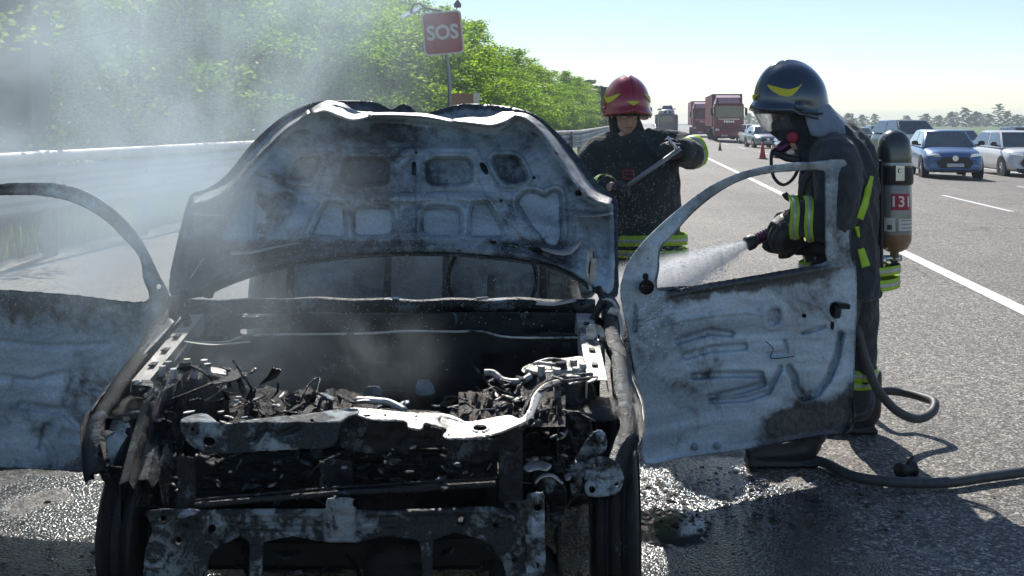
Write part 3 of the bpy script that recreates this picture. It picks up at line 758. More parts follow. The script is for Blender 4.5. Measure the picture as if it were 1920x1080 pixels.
def truck(loc, rz, label, Hh=3.95, L=13.0, pale=False):
    t = empty('truck', (0, 0, 0), label, 'truck', 'dark red trucks in the standing queue')
    hw = 1.25
    mb = MB(); mb.box((0, -.05 - 1.0, 1.95), (2.46, 2.0, 2.35), None, .10); mb.hull([Vector(p) for x in (-1, 1) for p in ((x * 1.12, -2.02, 3.1), (x * 1.0, -1.5, 3.62), (x * 1.0, -.2, 3.85), (x * 1.2, -.05, 3.1), (x * 1.22, -.9, 3.1))]); shade_auto(mb.build('cab', M['truck_red'], t), 30)
    mb = MB(); mb.hull([Vector(p) for x in (-1, 1) for p in ((x * .92, -2.06, 3.13), (x * .82, -1.58, 3.58), (x * .92, -1.9, 3.13), (x * .82, -1.5, 3.54))]); mb.build('roof_deflector', M['truck_pale'], t)
    mb = MB(); mb.box((0, -2.065, 2.45), (2.2, .03, .95), None, .01); mb.build('windscreen', M['glass'], t)
    mb = MB(); mb.box((0, -2.10, 2.99), (2.2, .18, .10), None, .03); mb.build('sun_visor', M['curtain'], t)
    mb = MB(); mb.box((0, -2.07, 1.83), (1.75, .03, .05)); mb.build('chrome_strip', M['chrome'], t)
    me = text_mesh('MAN', .26, .01, .01, 1.5); me.transform(Matrix.Translation((0, -2.075, 1.62)) @ Matrix.Rotation(R(90), 4, 'X')); link('badge', me, M['chrome'], t)
    for k in range(3):
        mb = MB(); mb.box((0, -2.065, 1.42 - k * .17), (1.7, .02, .05)); mb.build('grille_slat', M['plastic'], t)
    mb = MB(); mb.box((0, -2.0, .62), (2.48, .36, .5), None, .06); mb.build('bumper', M['truck_red'], t)
    mb = MB(); mb.box((0, -2.0, .34), (2.3, .3, .16), None, .04); mb.build('lower_bumper', M['plastic'], t)
    mb = MB(); mb.box((-.4, -2.195, .46), (.52, .02, .12)); mb.build('number_plate', M['plate'], t)
    for s in (-1, 1):
        mb = MB(); mb.box((s * .98, -2.14, .95), (.36, .1, .18), None, .03); mb.build('headlight', M['lamp'], t)
        mb = MB(); mb.box((s * 1.42, -1.95, 2.45), (.22, .14, .62), None, .05); mb.tube([(s * 1.24, -1.8, 2.8), (s * 1.42, -1.95, 2.75)], .03, 6); mb.build('mirror', M['plastic'], t)
        mb = MB(); mb.box((s * 1.24, -1.1, 2.45), (.02, .95, .75), None, .005); mb.build('side_window', M['glass'], t)
        mb = MB(); mb.box((s * 1.22, -1.0, .85), (.06, 1.2, .5), None, .02); mb.build('step_panel', M['plastic'], t)
        for y, r in ((-1.15, .5), (2.2, .5), (7.6, .5), (8.9, .5), (10.2, .5)):
            mb = MB(); mb.lathe([(r * .55, -.15), (r, -.14), (r, .14), (r * .55, .15)], (s * 1.05, y, r), (s, 0, 0), 18); w = mb.build('wheel', M['tyre'], t, True)
            mb = MB(); mb.lathe([(r * .56, .1), (r * .5, .13), (r * .3, .02), (.02, .05)], (s * 1.05, y, r), (s, 0, 0), 14); mb.build('rim', M['chrome'], w, True)
    mb = MB(); mb.box((0, 4.6, .95), (1.0, 9.8, .3)); mb.box((0, 1.9, .7), (2.2, .8, .5)); mb.build('chassis', M['plastic'], t)
    mb = MB(); mb.box((0, .45 + L / 2, 2.6), (2.54, L, 2.75), None, .02); mb.build('trailer_box', M['curtain'] if not pale else M['truck_pale'], t)
    mb = MB()
    mb.box((0, .44, 3.93), (2.56, .08, .09)); mb.box((0, .44, 1.26), (2.56, .08, .09)); mb.box((-1.25, .44, 2.6), (.08, .08, 2.6)); mb.box((1.25, .44, 2.6), (.08, .08, 2.6)); mb.build('trailer_frame', M['dark_steel'] if not pale else M['curtain'], t)
    for k in range(9):
        mb = MB(); mb.box((-1.275, 1.4 + k * 1.4, 2.6), (.012, .05, 2.7)); mb.build('curtain_seam', M['dark_steel'], t)
    t.location = loc; t.rotation_euler = (0, 0, rz); t.scale = (1, 1, Hh / 3.97)
    return t
truck(put(1364, 92, .10), YAW - .02, 'dark red lorry with box trailer, the nearer of the two red lorries', 4.05)
truck(put(1318, 121, .10), YAW - .02, 'red lorry with pale pink trailer side, the farther of the two red lorries', 4.0, pale=True)
# car carrier standing left of the lorries
loc = put(1250, 140)
t = empty('car_carrier', (0, 0, 0), 'grey car carrier loaded with cars on two decks left of the red lorries', 'truck')
mb = MB()
for z in (.95, 2.25): mb.box((0, 5, z), (2.5, 17, .12))
mb.build('deck', M['dark_steel'], t)
for x in (-1.2, 1.2):
    for y in (-3, 1, 5, 9, 13):
        mb = MB(); mb.box((x, y, 1.5), (.12, .14, 2.2)); mb.build('upright', M['dark_steel'], t)
mb = MB(); mb.box((0, -5.2, 1.5), (2.45, 1.9, 2.1), None, .15); mb.build('cab', M['grey_paint'], t)
mb = MB(); mb.box((0, -6.17, 1.95), (2.1, .03, .7)); mb.build('windscreen', M['glass'], t)
for s in (-1, 1):
    for y in (-5.0, 8, 9.3):
        mb = MB(); mb.lathe([(.2, -.15), (.45, -.14), (.45, .14), (.2, .15)], (s * 1.05, y, .45), (s, 0, 0), 14); mb.build('wheel', M['tyre'], t, True)
t.location = loc; t.rotation_euler = (0, 0, YAW)
for k, (y, z, m, lb) in enumerate(((-2.2, 2.33, 'silver_paint', 'silver car at the front of the carrier upper deck'), (2.6, 2.33, 'white_car', 'white car in the middle of the carrier upper deck'), (7.4, 2.33, 'grey_paint', 'dark grey car at the back of the carrier upper deck'), (-1.6, 1.03, 'grey_paint', 'dark car on the front of the carrier lower deck'))):
    p = loc + Matrix.Rotation(YAW, 3, 'Z') @ Vector((0, y, 0)); car(Vector((p.x, p.y, loc.z + z)), YAW, M[m], 4.2, 1.75, 1.45 if z > 2 else 1.2, lb, simple_=True, hoodz=.85)
# second column of queue left of the carrier, partly hidden
car(put(1238, 150), YAW, M['silver_paint'], 4.4, 1.8, 1.5, 'tiny far silver car at the left end of the queue', simple_=True)

# ---------------------------------------------------------------- traffic cones
def cone(px, py, d, h, mat, label, band=True):
    p = put(px, d); t = empty('traffic_cone', p, label, 'cone')
    k = h / .75
    mb = MB(); mb.lathe([(.15 * k, .03 * k), (.11 * k, .2 * k), (.035 * k, h), (.0, h)], p, n=14); mb.build('cone_body', mat, t, True)
    mb = MB(); mb.box(p + Vector((0, 0, .016 * k)), (.4 * k, .4 * k, .03 * k), None, .01); mb.build('base', M['plastic'], t)
    if band:
        mb = MB(); mb.lathe([(.094 * k, .31 * k), (.074 * k, .44 * k)], p, n=14); mb.build('reflective_stripe', M['white_paint'], t, True)
        mb = MB(); mb.lathe([(.064 * k, .52 * k), (.050 * k, .62 * k)], p, n=14); mb.build('reflective_stripe', M['white_paint'], t, True)
cone(1350, 279, 60, .48, M['plastic'], 'small dark cone alone on the empty lane in front of the lorries', False)
cone(1430, 291, 47, .78, M['orange'], 'red and white traffic cone near the face mask of the firefighter')
# ---------------------------------------------------------------- the burnt-out car
CX, HWID = -.44, .835
wk = empty('burnt_car', (CX, 4.6, 0), 'burnt-out car with raised bonnet and both front doors open, scorched blue-grey and black', 'car')
def plane_hood(off=0.0):
    def f(X, Y):
        return (4.0 + .609 * .652) / (1 + .609 * (Y - HY) / F) + off
    return f
def ell(cx, cy, rx, ry, n=16, p=2.0, rot=0):
    out = []
    for i in range(n):
        a = 2 * math.pi * i / n; c, s = math.cos(a), math.sin(a)
        x = rx * abs(c) ** (2 / p) * np.sign(c); y = ry * abs(s) ** (2 / p) * np.sign(s)
        out.append((cx + x * math.cos(rot) - y * math.sin(rot), cy + x * math.sin(rot) + y * math.cos(rot)))
    return np.array(out)

outer = [(322, 556), (319, 520), (322, 500), (338, 430), (357, 367), (385, 356), (425, 328), (470, 272), (520, 226), (560, 203), (600, 190), (650, 189), (700, 191), (722, 200), (735, 206), (752, 196), (768, 199), (784, 213), (802, 212), (850, 198), (890, 195), (950, 200), (1000, 213), (1030, 236), (1060, 264), (1090, 302), (1120, 342), (1154, 370), (1158, 400), (1158, 480), (1157, 556),
         (1112, 548), (1080, 525), (1020, 500), (900, 484), (800, 480), (700, 482), (600, 492), (500, 512), (430, 535), (380, 556)]
inner = [(330, 548), (328, 505), (345, 432), (362, 378), (390, 372), (432, 350), (478, 300), (530, 250), (575, 215), (604, 200), (630, 196), (690, 214), (760, 214), (845, 226), (920, 237), (942, 232), (962, 214), (985, 217), (1022, 245), (1055, 290), (1085, 335), (1115, 368), (1146, 382), (1150, 400), (1150, 540),
         (1118, 540), (1080, 515), (1020, 492), (900, 476), (800, 472), (700, 474), (600, 484), (500, 503), (425, 527), (370, 550)]
outer = smooth_poly(outer, 3); inner = smooth_poly(inner, 3)
rr_ = lambda x0, y0, x1, y1, p=5: ell((x0 + x1) / 2, (y0 + y1) / 2, (x1 - x0) / 2, (y1 - y0) / 2, 28, p)
mirx = lambda P: np.array([(1528 - x, y) for x, y in P])[::-1]
hA = smooth_poly([(926, 299), (945, 296), (968, 299), (986, 334), (962, 341), (944, 336)], 4)
hB = rr_(800, 298, 886, 346)
hC = ell(908, 316, 6, 13, 14, 2.5, -.5)
hD = rr_(793, 391, 863, 442); hE = smooth_poly([(886, 388), (900, 382), (916, 386), (940, 432), (938, 441), (886, 442), (882, 430)], 4)
hF = smooth_poly([(972, 382), (976, 368), (992, 361), (1010, 364), (1022, 369), (1036, 361), (1048, 364), (1050, 400), (1051, 440), (1044, 457), (1028, 459), (1010, 440), (988, 408)], 4)
hA2, hB2, hE2, hF2 = mirx(hA), mirx(hB), mirx(hE), mirx(hF); hD2 = rr_(664, 391, 736, 442)
deep = [hA, hD, hE, hF, hD2, hE2]
slots = [ell(957, 460, 16, 4.5, 14, 3, .1), ell(1004, 469, 15, 4.5, 14, 3, .25), ell(925, 454, 7, 3.5), ell(1085, 362, 7, 6), ell(1108, 496, 6, 26, 18, 4), ell(776, 316, 5, 14, 14, 3), ell(780, 286, 3, 3), hC, ell(1001, 333, 4, 3), ell(940, 376, 3, 3)]
def smin_sdf(polys, X, Y): return np.minimum.reduce([sdf(p, X, Y) for p in polys])
def hood_relief(X, Y):
    r = np.zeros(X.shape)
    s = sdf(inner, X, Y)
    r -= .016 * ss(-2, -9, s) * 0 + 0
    r += .020 * ss(-4, -16, s)                                     # raised hem round the edge
    # broad pressed channels
    r -= .014 * ss(16, 12, pdist([(764, 285), (764, 445)], X, Y))
    for L_, w in (([(885, 288), (935, 385), (1030, 470)], 14), ([(640, 288), (592, 385), (500, 470)], 14), ([(700, 372), (830, 372)], 12), ([(560, 372), (975, 368)], 9), ([(945, 345), (1005, 335)], 7), ([(583, 345), (520, 335)], 7), ([(640, 285), (890, 285)], 9)):
        d_ = pdist(L_, X, Y); r -= .013 * ss(w, w * .7, d_)
    for L_ in ([(905, 300), (975, 440), (1040, 480)], [(868, 290), (920, 392), (948, 448), (600, 447)], [(622, 290), (585, 392), (560, 448)]):
        r -= .009 * ss(3.6, 1.5, pdist(L_, X, Y))
    for L_ in ([(920, 392), (990, 372)], [(930, 346), (984, 340)], [(905, 355), (935, 350)]): r += .005 * ss(4, 1.5, pdist(L_, X, Y))
    for h in (hA, hD, hE, hF, hD2, hE2): d_ = sdf(h, X, Y); r += .016 * ss(6, 1, d_) - .010 * ss(14, 10, d_) * ss(4, 8, d_)
    for h in (hB, hB2, hA2, hF2): d_ = sdf(h, X, Y); r += .026 * ss(2, -4, d_) - .010 * ss(12, 8, d_) * ss(1, 5, d_)
    # the sagging lower reinforcement that arches over the windscreen base
    arc = [(372, 528), (440, 500), (520, 478), (600, 462), (760, 450), (900, 454), (1000, 470), (1090, 505), (1130, 530)]
    d_ = pdist(arc, X, Y); r -= .022 * ss(20, 8, d_); r += .012 * ss(7, 3, pdist([(430, 474), (540, 456), (620, 447), (940, 447), (1080, 466)], X, Y))
    r -= .03 * ss(1070, 1084, X) * ss(395, 402, Y) + .02 * ss(365, 350, X) * ss(395, 402, Y)    # folded end boxes
    r -= .016 * ss(1060, 1078, X) * ss(340, 352, Y) * ss(398, 392, Y)
    r += .025 * np.exp(-((Y - 250) / 22.0) ** 2) * ss(200, 300, X)  # trough below the front hem
    r += .018 * ss(30, 0, pdist([(690, 225), (800, 268), (880, 232)], X, Y)) - .01 * ss(20, 0, pdist([(640, 255), (700, 270), (770, 262)], X, Y))
    r += .02 * (fbm(X, Y, 130, 3) - .5) + .006 * (fbm(X, Y, 26, 5) - .5) + .0022 * (fbm(X, Y, 9, 6) - .5)
    return r
def hood_tone(X, Y):  # tone falls inside the pressings, the lower band and the front trough
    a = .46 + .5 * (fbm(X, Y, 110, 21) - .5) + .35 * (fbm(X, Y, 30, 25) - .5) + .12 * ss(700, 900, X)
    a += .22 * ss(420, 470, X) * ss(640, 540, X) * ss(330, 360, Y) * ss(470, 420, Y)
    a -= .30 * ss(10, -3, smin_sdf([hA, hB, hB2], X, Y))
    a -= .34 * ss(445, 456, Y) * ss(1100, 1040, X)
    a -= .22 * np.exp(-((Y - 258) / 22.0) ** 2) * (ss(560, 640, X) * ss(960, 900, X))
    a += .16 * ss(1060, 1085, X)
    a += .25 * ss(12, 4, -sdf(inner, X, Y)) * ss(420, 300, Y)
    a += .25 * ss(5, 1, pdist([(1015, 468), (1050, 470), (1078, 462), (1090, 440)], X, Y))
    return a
def hood_in_d(X, Y): return plane_hood(-.012)(X, Y)
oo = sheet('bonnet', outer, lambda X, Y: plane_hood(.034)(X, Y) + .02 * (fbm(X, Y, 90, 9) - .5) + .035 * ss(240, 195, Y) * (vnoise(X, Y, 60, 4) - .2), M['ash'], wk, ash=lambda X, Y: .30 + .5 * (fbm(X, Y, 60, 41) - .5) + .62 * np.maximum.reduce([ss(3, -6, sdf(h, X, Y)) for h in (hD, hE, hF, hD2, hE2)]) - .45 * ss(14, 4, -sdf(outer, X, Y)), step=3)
inn = sheet('inner_frame', inner, hood_in_d, M['ash'], oo, holes=[*deep, *slots], relief=hood_relief, ash=hood_tone, step=2.0)
# curled bright hem, light-catching top lip of the bonnet
def band(name, line, w, dfun, mat, parent, tilt=.02, ashv=.6, step=2.2, crumple=.006, seed=0, **kw):
    L = smooth_poly(line, 5, False); d_ = np.gradient(L, axis=0); n = np.stack([-d_[:, 1], d_[:, 0]], 1); n /= np.linalg.norm(n, axis=1)[:, None] + 1e-9
    w = np.interp(np.linspace(0, 1, len(L)), np.linspace(0, 1, len(w)), w) if hasattr(w, '__len__') else np.full(len(L), w)
    K = 6; P = np.zeros((len(L), K, 3)); mb = MB()
    for j in range(K):
        u = j / (K - 1) - .5; X = L[:, 0] + n[:, 0] * w * u; Y = L[:, 1] + n[:, 1] * w * u
        D = dfun(X, Y) - tilt * u * np.where(n[:, 1] >= 0, 1.0, -1.0) + crumple * (fbm(X * 1.0, Y + seed * 50, 14, 50 + seed) - .5) * 2 - .012 * (1 - 4 * u * u)
        P[:, j] = Wn(X, Y, D)
    mb.grid(P); o = mb.build(name, mat, parent, True); md = o.modifiers.new('t', 'SOLIDIFY'); md.thickness = .003
    set_ash(o, np.full(len(o.data.vertices), ashv, np.float32))
    return o
hf = lambda o_: (lambda X, Y: plane_hood(o_)(X, Y))
band('hem', [(362, 376), (395, 366), (436, 342), (480, 292), (530, 243), (580, 208)], [14, 16, 12, 7, 6, 8], hf(-.02), M['bare'], oo, .10, .5, seed=1)
band('hem', [(585, 208), (612, 199), (640, 207), (664, 216), (700, 212)], [8, 20, 28, 20, 6], hf(-.02), M['bare'], oo, .12, .75, seed=2, crumple=.012)
band('hem', [(690, 213), (745, 213), (800, 216), (850, 226)], [5, 5, 6, 5], hf(-.02), M['bare'], oo, .10, .8, seed=3)
band('hem', [(850, 224), (885, 224), (920, 226), (945, 219), (965, 212)], [4, 14, 20, 20, 6], hf(-.02), M['bare'], oo, .12, .7, seed=4, crumple=.012)
band('hem', [(965, 213), (990, 219), (1022, 245), (1054, 288), (1085, 332), (1110, 362), (1146, 378)], [5, 9, 13, 20, 24, 22, 14], hf(-.02), M['bare'], oo, .11, .55, seed=5, crumple=.01)
band('crease', [(432, 474), (470, 472), (520, 462), (560, 454)], [6, 5, 3, 1], hf(-.045), M['bare'], oo, .05, .9, seed=6)
band('crease', [(1076, 402), (1110, 404), (1148, 399)], [5, 4, 5], hf(-.065), M['bare'], oo, .05, .7, seed=7)
band('crease', [(362, 399), (390, 402), (425, 402)], [4, 3, 2], hf(-.045), M['bare'], oo, .05, .7, seed=8)
band('crease', [(1015, 466), (1045, 473), (1070, 470), (1090, 448)], [4, 10, 12, 6], hf(-.05), M['bare'], oo, .03, .9, seed=9)
band('crease', [(356, 522), (372, 498), (384, 482)], [3, 3, 2], hf(-.04), M['bare'], oo, .03, .9, seed=10)
mb = MB(); a = W(1108, 478, 3.95); mb.box(a, (.012, .02, .05)); mb.box(W(1112, 505, 3.93), (.02, .02, .08), Matrix.Rotation(.1, 3, 'Y')); mb.tube([W(1104, 470, 3.93), W(1100, 510, 3.9), W(1108, 545, 3.9)], .006, 6); mb.build('latch', M['bare'], oo)
mb = MB(); mb.tube([W(1122, 540, 3.9), W(1130, 562, 3.86), W(1112, 600, 3.8)], .014, 6); mb.build('hinge', M['char'], oo, True)
mb = MB(); mb.tube([W(345, 545, 3.9), W(338, 575, 3.86), W(350, 600, 3.8)], .014, 6); mb.build('hinge', M['char'], oo, True)

# ---- doors
def rim(name, outline, d0, d1, mat, parent, ashv=.4):
    L = np.array(outline); L = np.concatenate([L, L[:1]]); K = 4; P = np.zeros((len(L), K, 3))
    for j in range(K):
        u = j / (K - 1); D = d0(L[:, 0], L[:, 1]) * (1 - u) + d1(L[:, 0], L[:, 1]) * u
        P[:, j] = Wn(L[:, 0], L[:, 1], D)
    # keep the far edge at the same world x,z so the depth is square to the door
    mb = MB(); mb.grid(P); o = mb.build(name, mat, parent, True); set_ash(o, np.full(len(o.data.vertices), ashv, np.float32)); return o
def dR(off=0.0): return lambda X, Y: 3.864 / (1 - .516 * (X - PX0) / F) + off
dout = [(1163, 548), (1168, 520), (1178, 492), (1205, 455), (1240, 420), (1285, 382), (1330, 350), (1375, 328), (1420, 315), (1470, 307), (1530, 303), (1583, 300), (1586, 330), (1591, 400), (1597, 486), (1604, 500), (1606, 560), (1603, 650), (1600, 740), (1598, 808),
        (1540, 817), (1460, 831), (1370, 846), (1280, 858), (1207, 868), (1205, 800), (1190, 700), (1172, 600)]
dout = smooth_poly(dout, 3)
dwin = smooth_poly([(1237, 545), (1236, 500), (1238, 466), (1262, 440), (1300, 398), (1345, 362), (1390, 338), (1440, 325), (1500, 320), (1540, 320), (1546, 330), (1547, 400), (1547, 470), (1545, 492), (1480, 505), (1400, 519), (1320, 532)], 4)
sq = smooth_poly([(1438, 582), (1462, 577), (1466, 600), (1455, 612), (1437, 610)], 3)
gro = [([(1230, 612), (1280, 600), (1340, 590), (1400, 585), (1432, 590)], 4, .006), ([(1285, 668), (1330, 655), (1395, 650)], 9, -.010), ([(1270, 640), (1330, 622), (1370, 626)], 8, -.012),
       ([(1300, 705), (1370, 702), (1425, 702), (1430, 720), (1395, 732), (1330, 745)], 8, -.014), ([(1330, 752), (1400, 748), (1440, 735), (1455, 705), (1462, 690)], 7, -.012), ([(1575, 628), (1568, 670), (1552, 710), (1530, 738), (1505, 745), (1492, 728), (1488, 705), (1478, 690)], 9, -.016),
       ([(1190, 600), (1250, 590), (1320, 575)], 4, .004), ([(1240, 556), (1400, 528), (1585, 497)], 5, .008), ([(1190, 575), (1190, 620)], 5, -.008), ([(1503, 625), (1530, 618), (1545, 612)], 4, -.008), ([(1470, 640), (1475, 660), (1440, 665)], 5, -.006), ([(1500, 560), (1540, 575), (1560, 600)], 5, .008)]
def door_relief(X, Y):
    r = .006 * (fbm(X, Y, 90, 60) - .5) * 3 + .005 * (fbm(X, Y, 24, 63) - .5) + .0015 * (fbm(X, Y, 8, 64) - .5)
    s = sdf(dout, X, Y); r += .012 * ss(-2, -10, s)
    fr = (Y < 545) * 1.0
    for L_, w, dz in gro: r += 2.4 * abs(dz) * ss(w * 1.1, w * .45, pdist(L_, X, Y)) if dz < 0 else -dz * ss(w, w * .3, pdist(L_, X, Y))
    r += .014 * ss(2, -5, sdf(sq, X, Y)) - .005 * ss(9, 4, np.abs(sdf(sq, X, Y)))
    r += .018 * ss(1455, 1490, X) * ss(735, 770, Y)
    r -= .012 * np.exp(-(sdf(dwin, X, Y) - 10) ** 2 / 60) * ss(545, 520, Y)
    return r
def door_ash_shade(X, Y):
    a = .72 + .4 * (fbm(X, Y, 60, 70) - .5) + .2 * (fbm(X, Y, 14, 75) - .5)
    belt = 548 - (X - 1237) * .158
    a -= .8 * ss(30, 12, Y - belt + 16 * (fbm(X, Y, 24, 77) - .5)) * ss(-6, 0, Y - belt) * ss(1235, 1260, X) * ss(1570, 1500, X)
    a -= 1.0 * ss(735, 790, Y + .25 * (X - 1500) + 40 * (fbm(X, Y, 40, 78) - .5)) * ss(1380, 1490, X)
    for L_, w, dz in gro:
        if dz < 0: a -= .10 * ss(w * 1.5, w * .2, pdist(L_, X + 10 * (fbm(X, Y, 20, 79) - .5), Y + 10 * (fbm(X, Y, 20, 89) - .5)))  # shading of the pressings, put into the tone along each groove
    a -= .3 * ss(2, -4, sdf(sq, X, Y))
    a -= .18 * ss(540, 500, Y)
    return a
dk = [ell(1210, 519, 6, 7), ell(1211, 497, 8, 6), ell(1211, 537, 6, 5), ell(1507, 592, 5, 4), smooth_poly([(1556, 572), (1566, 566), (1576, 570), (1576, 592), (1568, 597), (1556, 590)], 3), ell(1560, 610, 4, 9), ell(1548, 556, 7, 5)]
dr = sheet('door', dout, dR(), M['ash_door'], wk, holes=[dwin] + dk[:1] + dk[3:6], relief=door_relief, ash=door_ash_shade, step=2.4)
dr['label'] = 'open front door at the right with pale ash bloom over its inner panel'
low = [p for p in dout if p[1] > 492] 
lowp = np.array([(1200, 545), (1320, 534), (1450, 512), (1590, 492), (1600, 500), (1602, 600), (1598, 740), (1594, 803), (1460, 827), (1280, 854), (1210, 862), (1206, 800), (1192, 700), (1178, 600)], float)
def dRo(X, Y): return dR(.055)(X, Y)
sk = sheet('outer_skin', smooth_poly(lowp, 2), dRo, M['char'], dr, step=6)
rim('door_edge', dout[::2], dR(-.002), dR(.055), M['ash'], dr, .35)
rim('window_edge', dwin[::2], dR(-.0), dR(.04), M['ash'], dr, .2)
mb = MB(); mb.box(W(1581, 573, 4.56), (.05, .05, .022), Matrix.Rotation(.1, 3, 'Y'), .004); mb.box(W(1568, 583, 4.6), (.03, .04, .06), None, .006); mb.build('latch', M['soot'], dr)
mb = MB(); mb.lathe([(.0, .0), (.026, .0), (.03, .02)], W(1211, 537, 4.12), (0, -1, 0), 10); mb.box(W(1207, 508, 4.15), (.045, .012, .12), None, .01); mb.build('mirror_mount', M['soot'], dr)
for q in ((1303, 838), (1345, 836)):
    mb = MB(); mb.lathe([(.0, .006), (.014, .004), (.016, 0)], W(q[0], q[1], dR()(np.array(q[0]), 0) - .004), (0, -1, 0), 10); mb.build('rivet', M['white_ash'], dr)
mb = MB()
for pts in ([(1436, 640), (1450, 655), (1446, 672), (1490, 668)],):
    mb.tube([W(x, y, float(dR()(np.array(float(x)), 0)) - .012) for x, y in pts], .002, 5, smooth_path=4)
mb.build('window_cable', M['char'], dr, True)

def dL(off=0.0): return lambda X, Y: 3.92 + (300 - X) * .00034 + off
lout = smooth_poly([(318, 556), (300, 520), (272, 462), (240, 418), (200, 382), (160, 358), (110, 345), (40, 343), (-80, 352), (-200, 366), (-278, 380), (-284, 540), (-292, 700), (-288, 868), (-150, 872), (0, 876), (110, 882), (205, 888), (300, 893), (322, 800), (326, 640)], 3)
lwin = smooth_poly([(272, 566), (268, 520), (262, 483), (232, 447), (196, 412), (150, 385), (100, 370), (30, 365), (-80, 374), (-190, 388), (-236, 398), (-240, 530), (-120, 536), (0, 543), (140, 553)], 4)
def ldr(X, Y):
    r = .016 * (fbm(X, Y, 90, 80) - .5) + .005 * (fbm(X, Y, 24, 83) - .5) + .0015 * (fbm(X, Y, 8, 84) - .5)
    for L_, w, dz in (([(40, 760), (120, 770), (150, 800)], 12, .012), ([(160, 720), (215, 735), (250, 790)], 12, .014), ([(0, 640), (90, 650), (200, 645)], 8, .006), ([(90, 800), (80, 840)], 12, .012), ([(120, 700), (60, 715), (-30, 700)], 9, .01), ([(230, 800), (170, 820), (120, 815)], 14, .012)): r += dz * ss(w, w * .3, pdist(L_, X, Y))
    r += .012 * ss(-2, -10, sdf(lout, X, Y)); return r
def lash(X, Y):
    a = .62 + .45 * (fbm(X, Y, 80, 90) - .5) + .2 * (fbm(X, Y, 18, 95) - .5)
    a -= .30 * ss(640, 560, Y) + .45 * ss(845, 880, Y)
    for c in ((75, 805, 22), (190, 800, 28), (235, 765, 26), (30, 770, 16)): a -= .4 * np.exp(-((X - c[0]) ** 2 + ((Y - c[1]) * 1.6) ** 2) / c[2] ** 2)
    return a
dl = sheet('door', lout, dL(), M['ash_door'], wk, holes=[lwin, ell(298, 537, 5, 5)], relief=ldr, ash=lash, step=3)
dl['label'] = 'open front door at the left, darker and veiled by smoke'
rim('door_edge', lout[::2], dL(-.002), dL(.05), M['ash'], dl, .3); rim('window_edge', lwin[::2], dL(0), dL(.04), M['ash'], dl, .2)
sheet('outer_skin', smooth_poly([(-280, 545), (0, 552), (260, 572), (318, 600), (316, 800), (296, 886), (100, 876), (-280, 862)], 2), dL(.055), M['char'], dl, step=8)

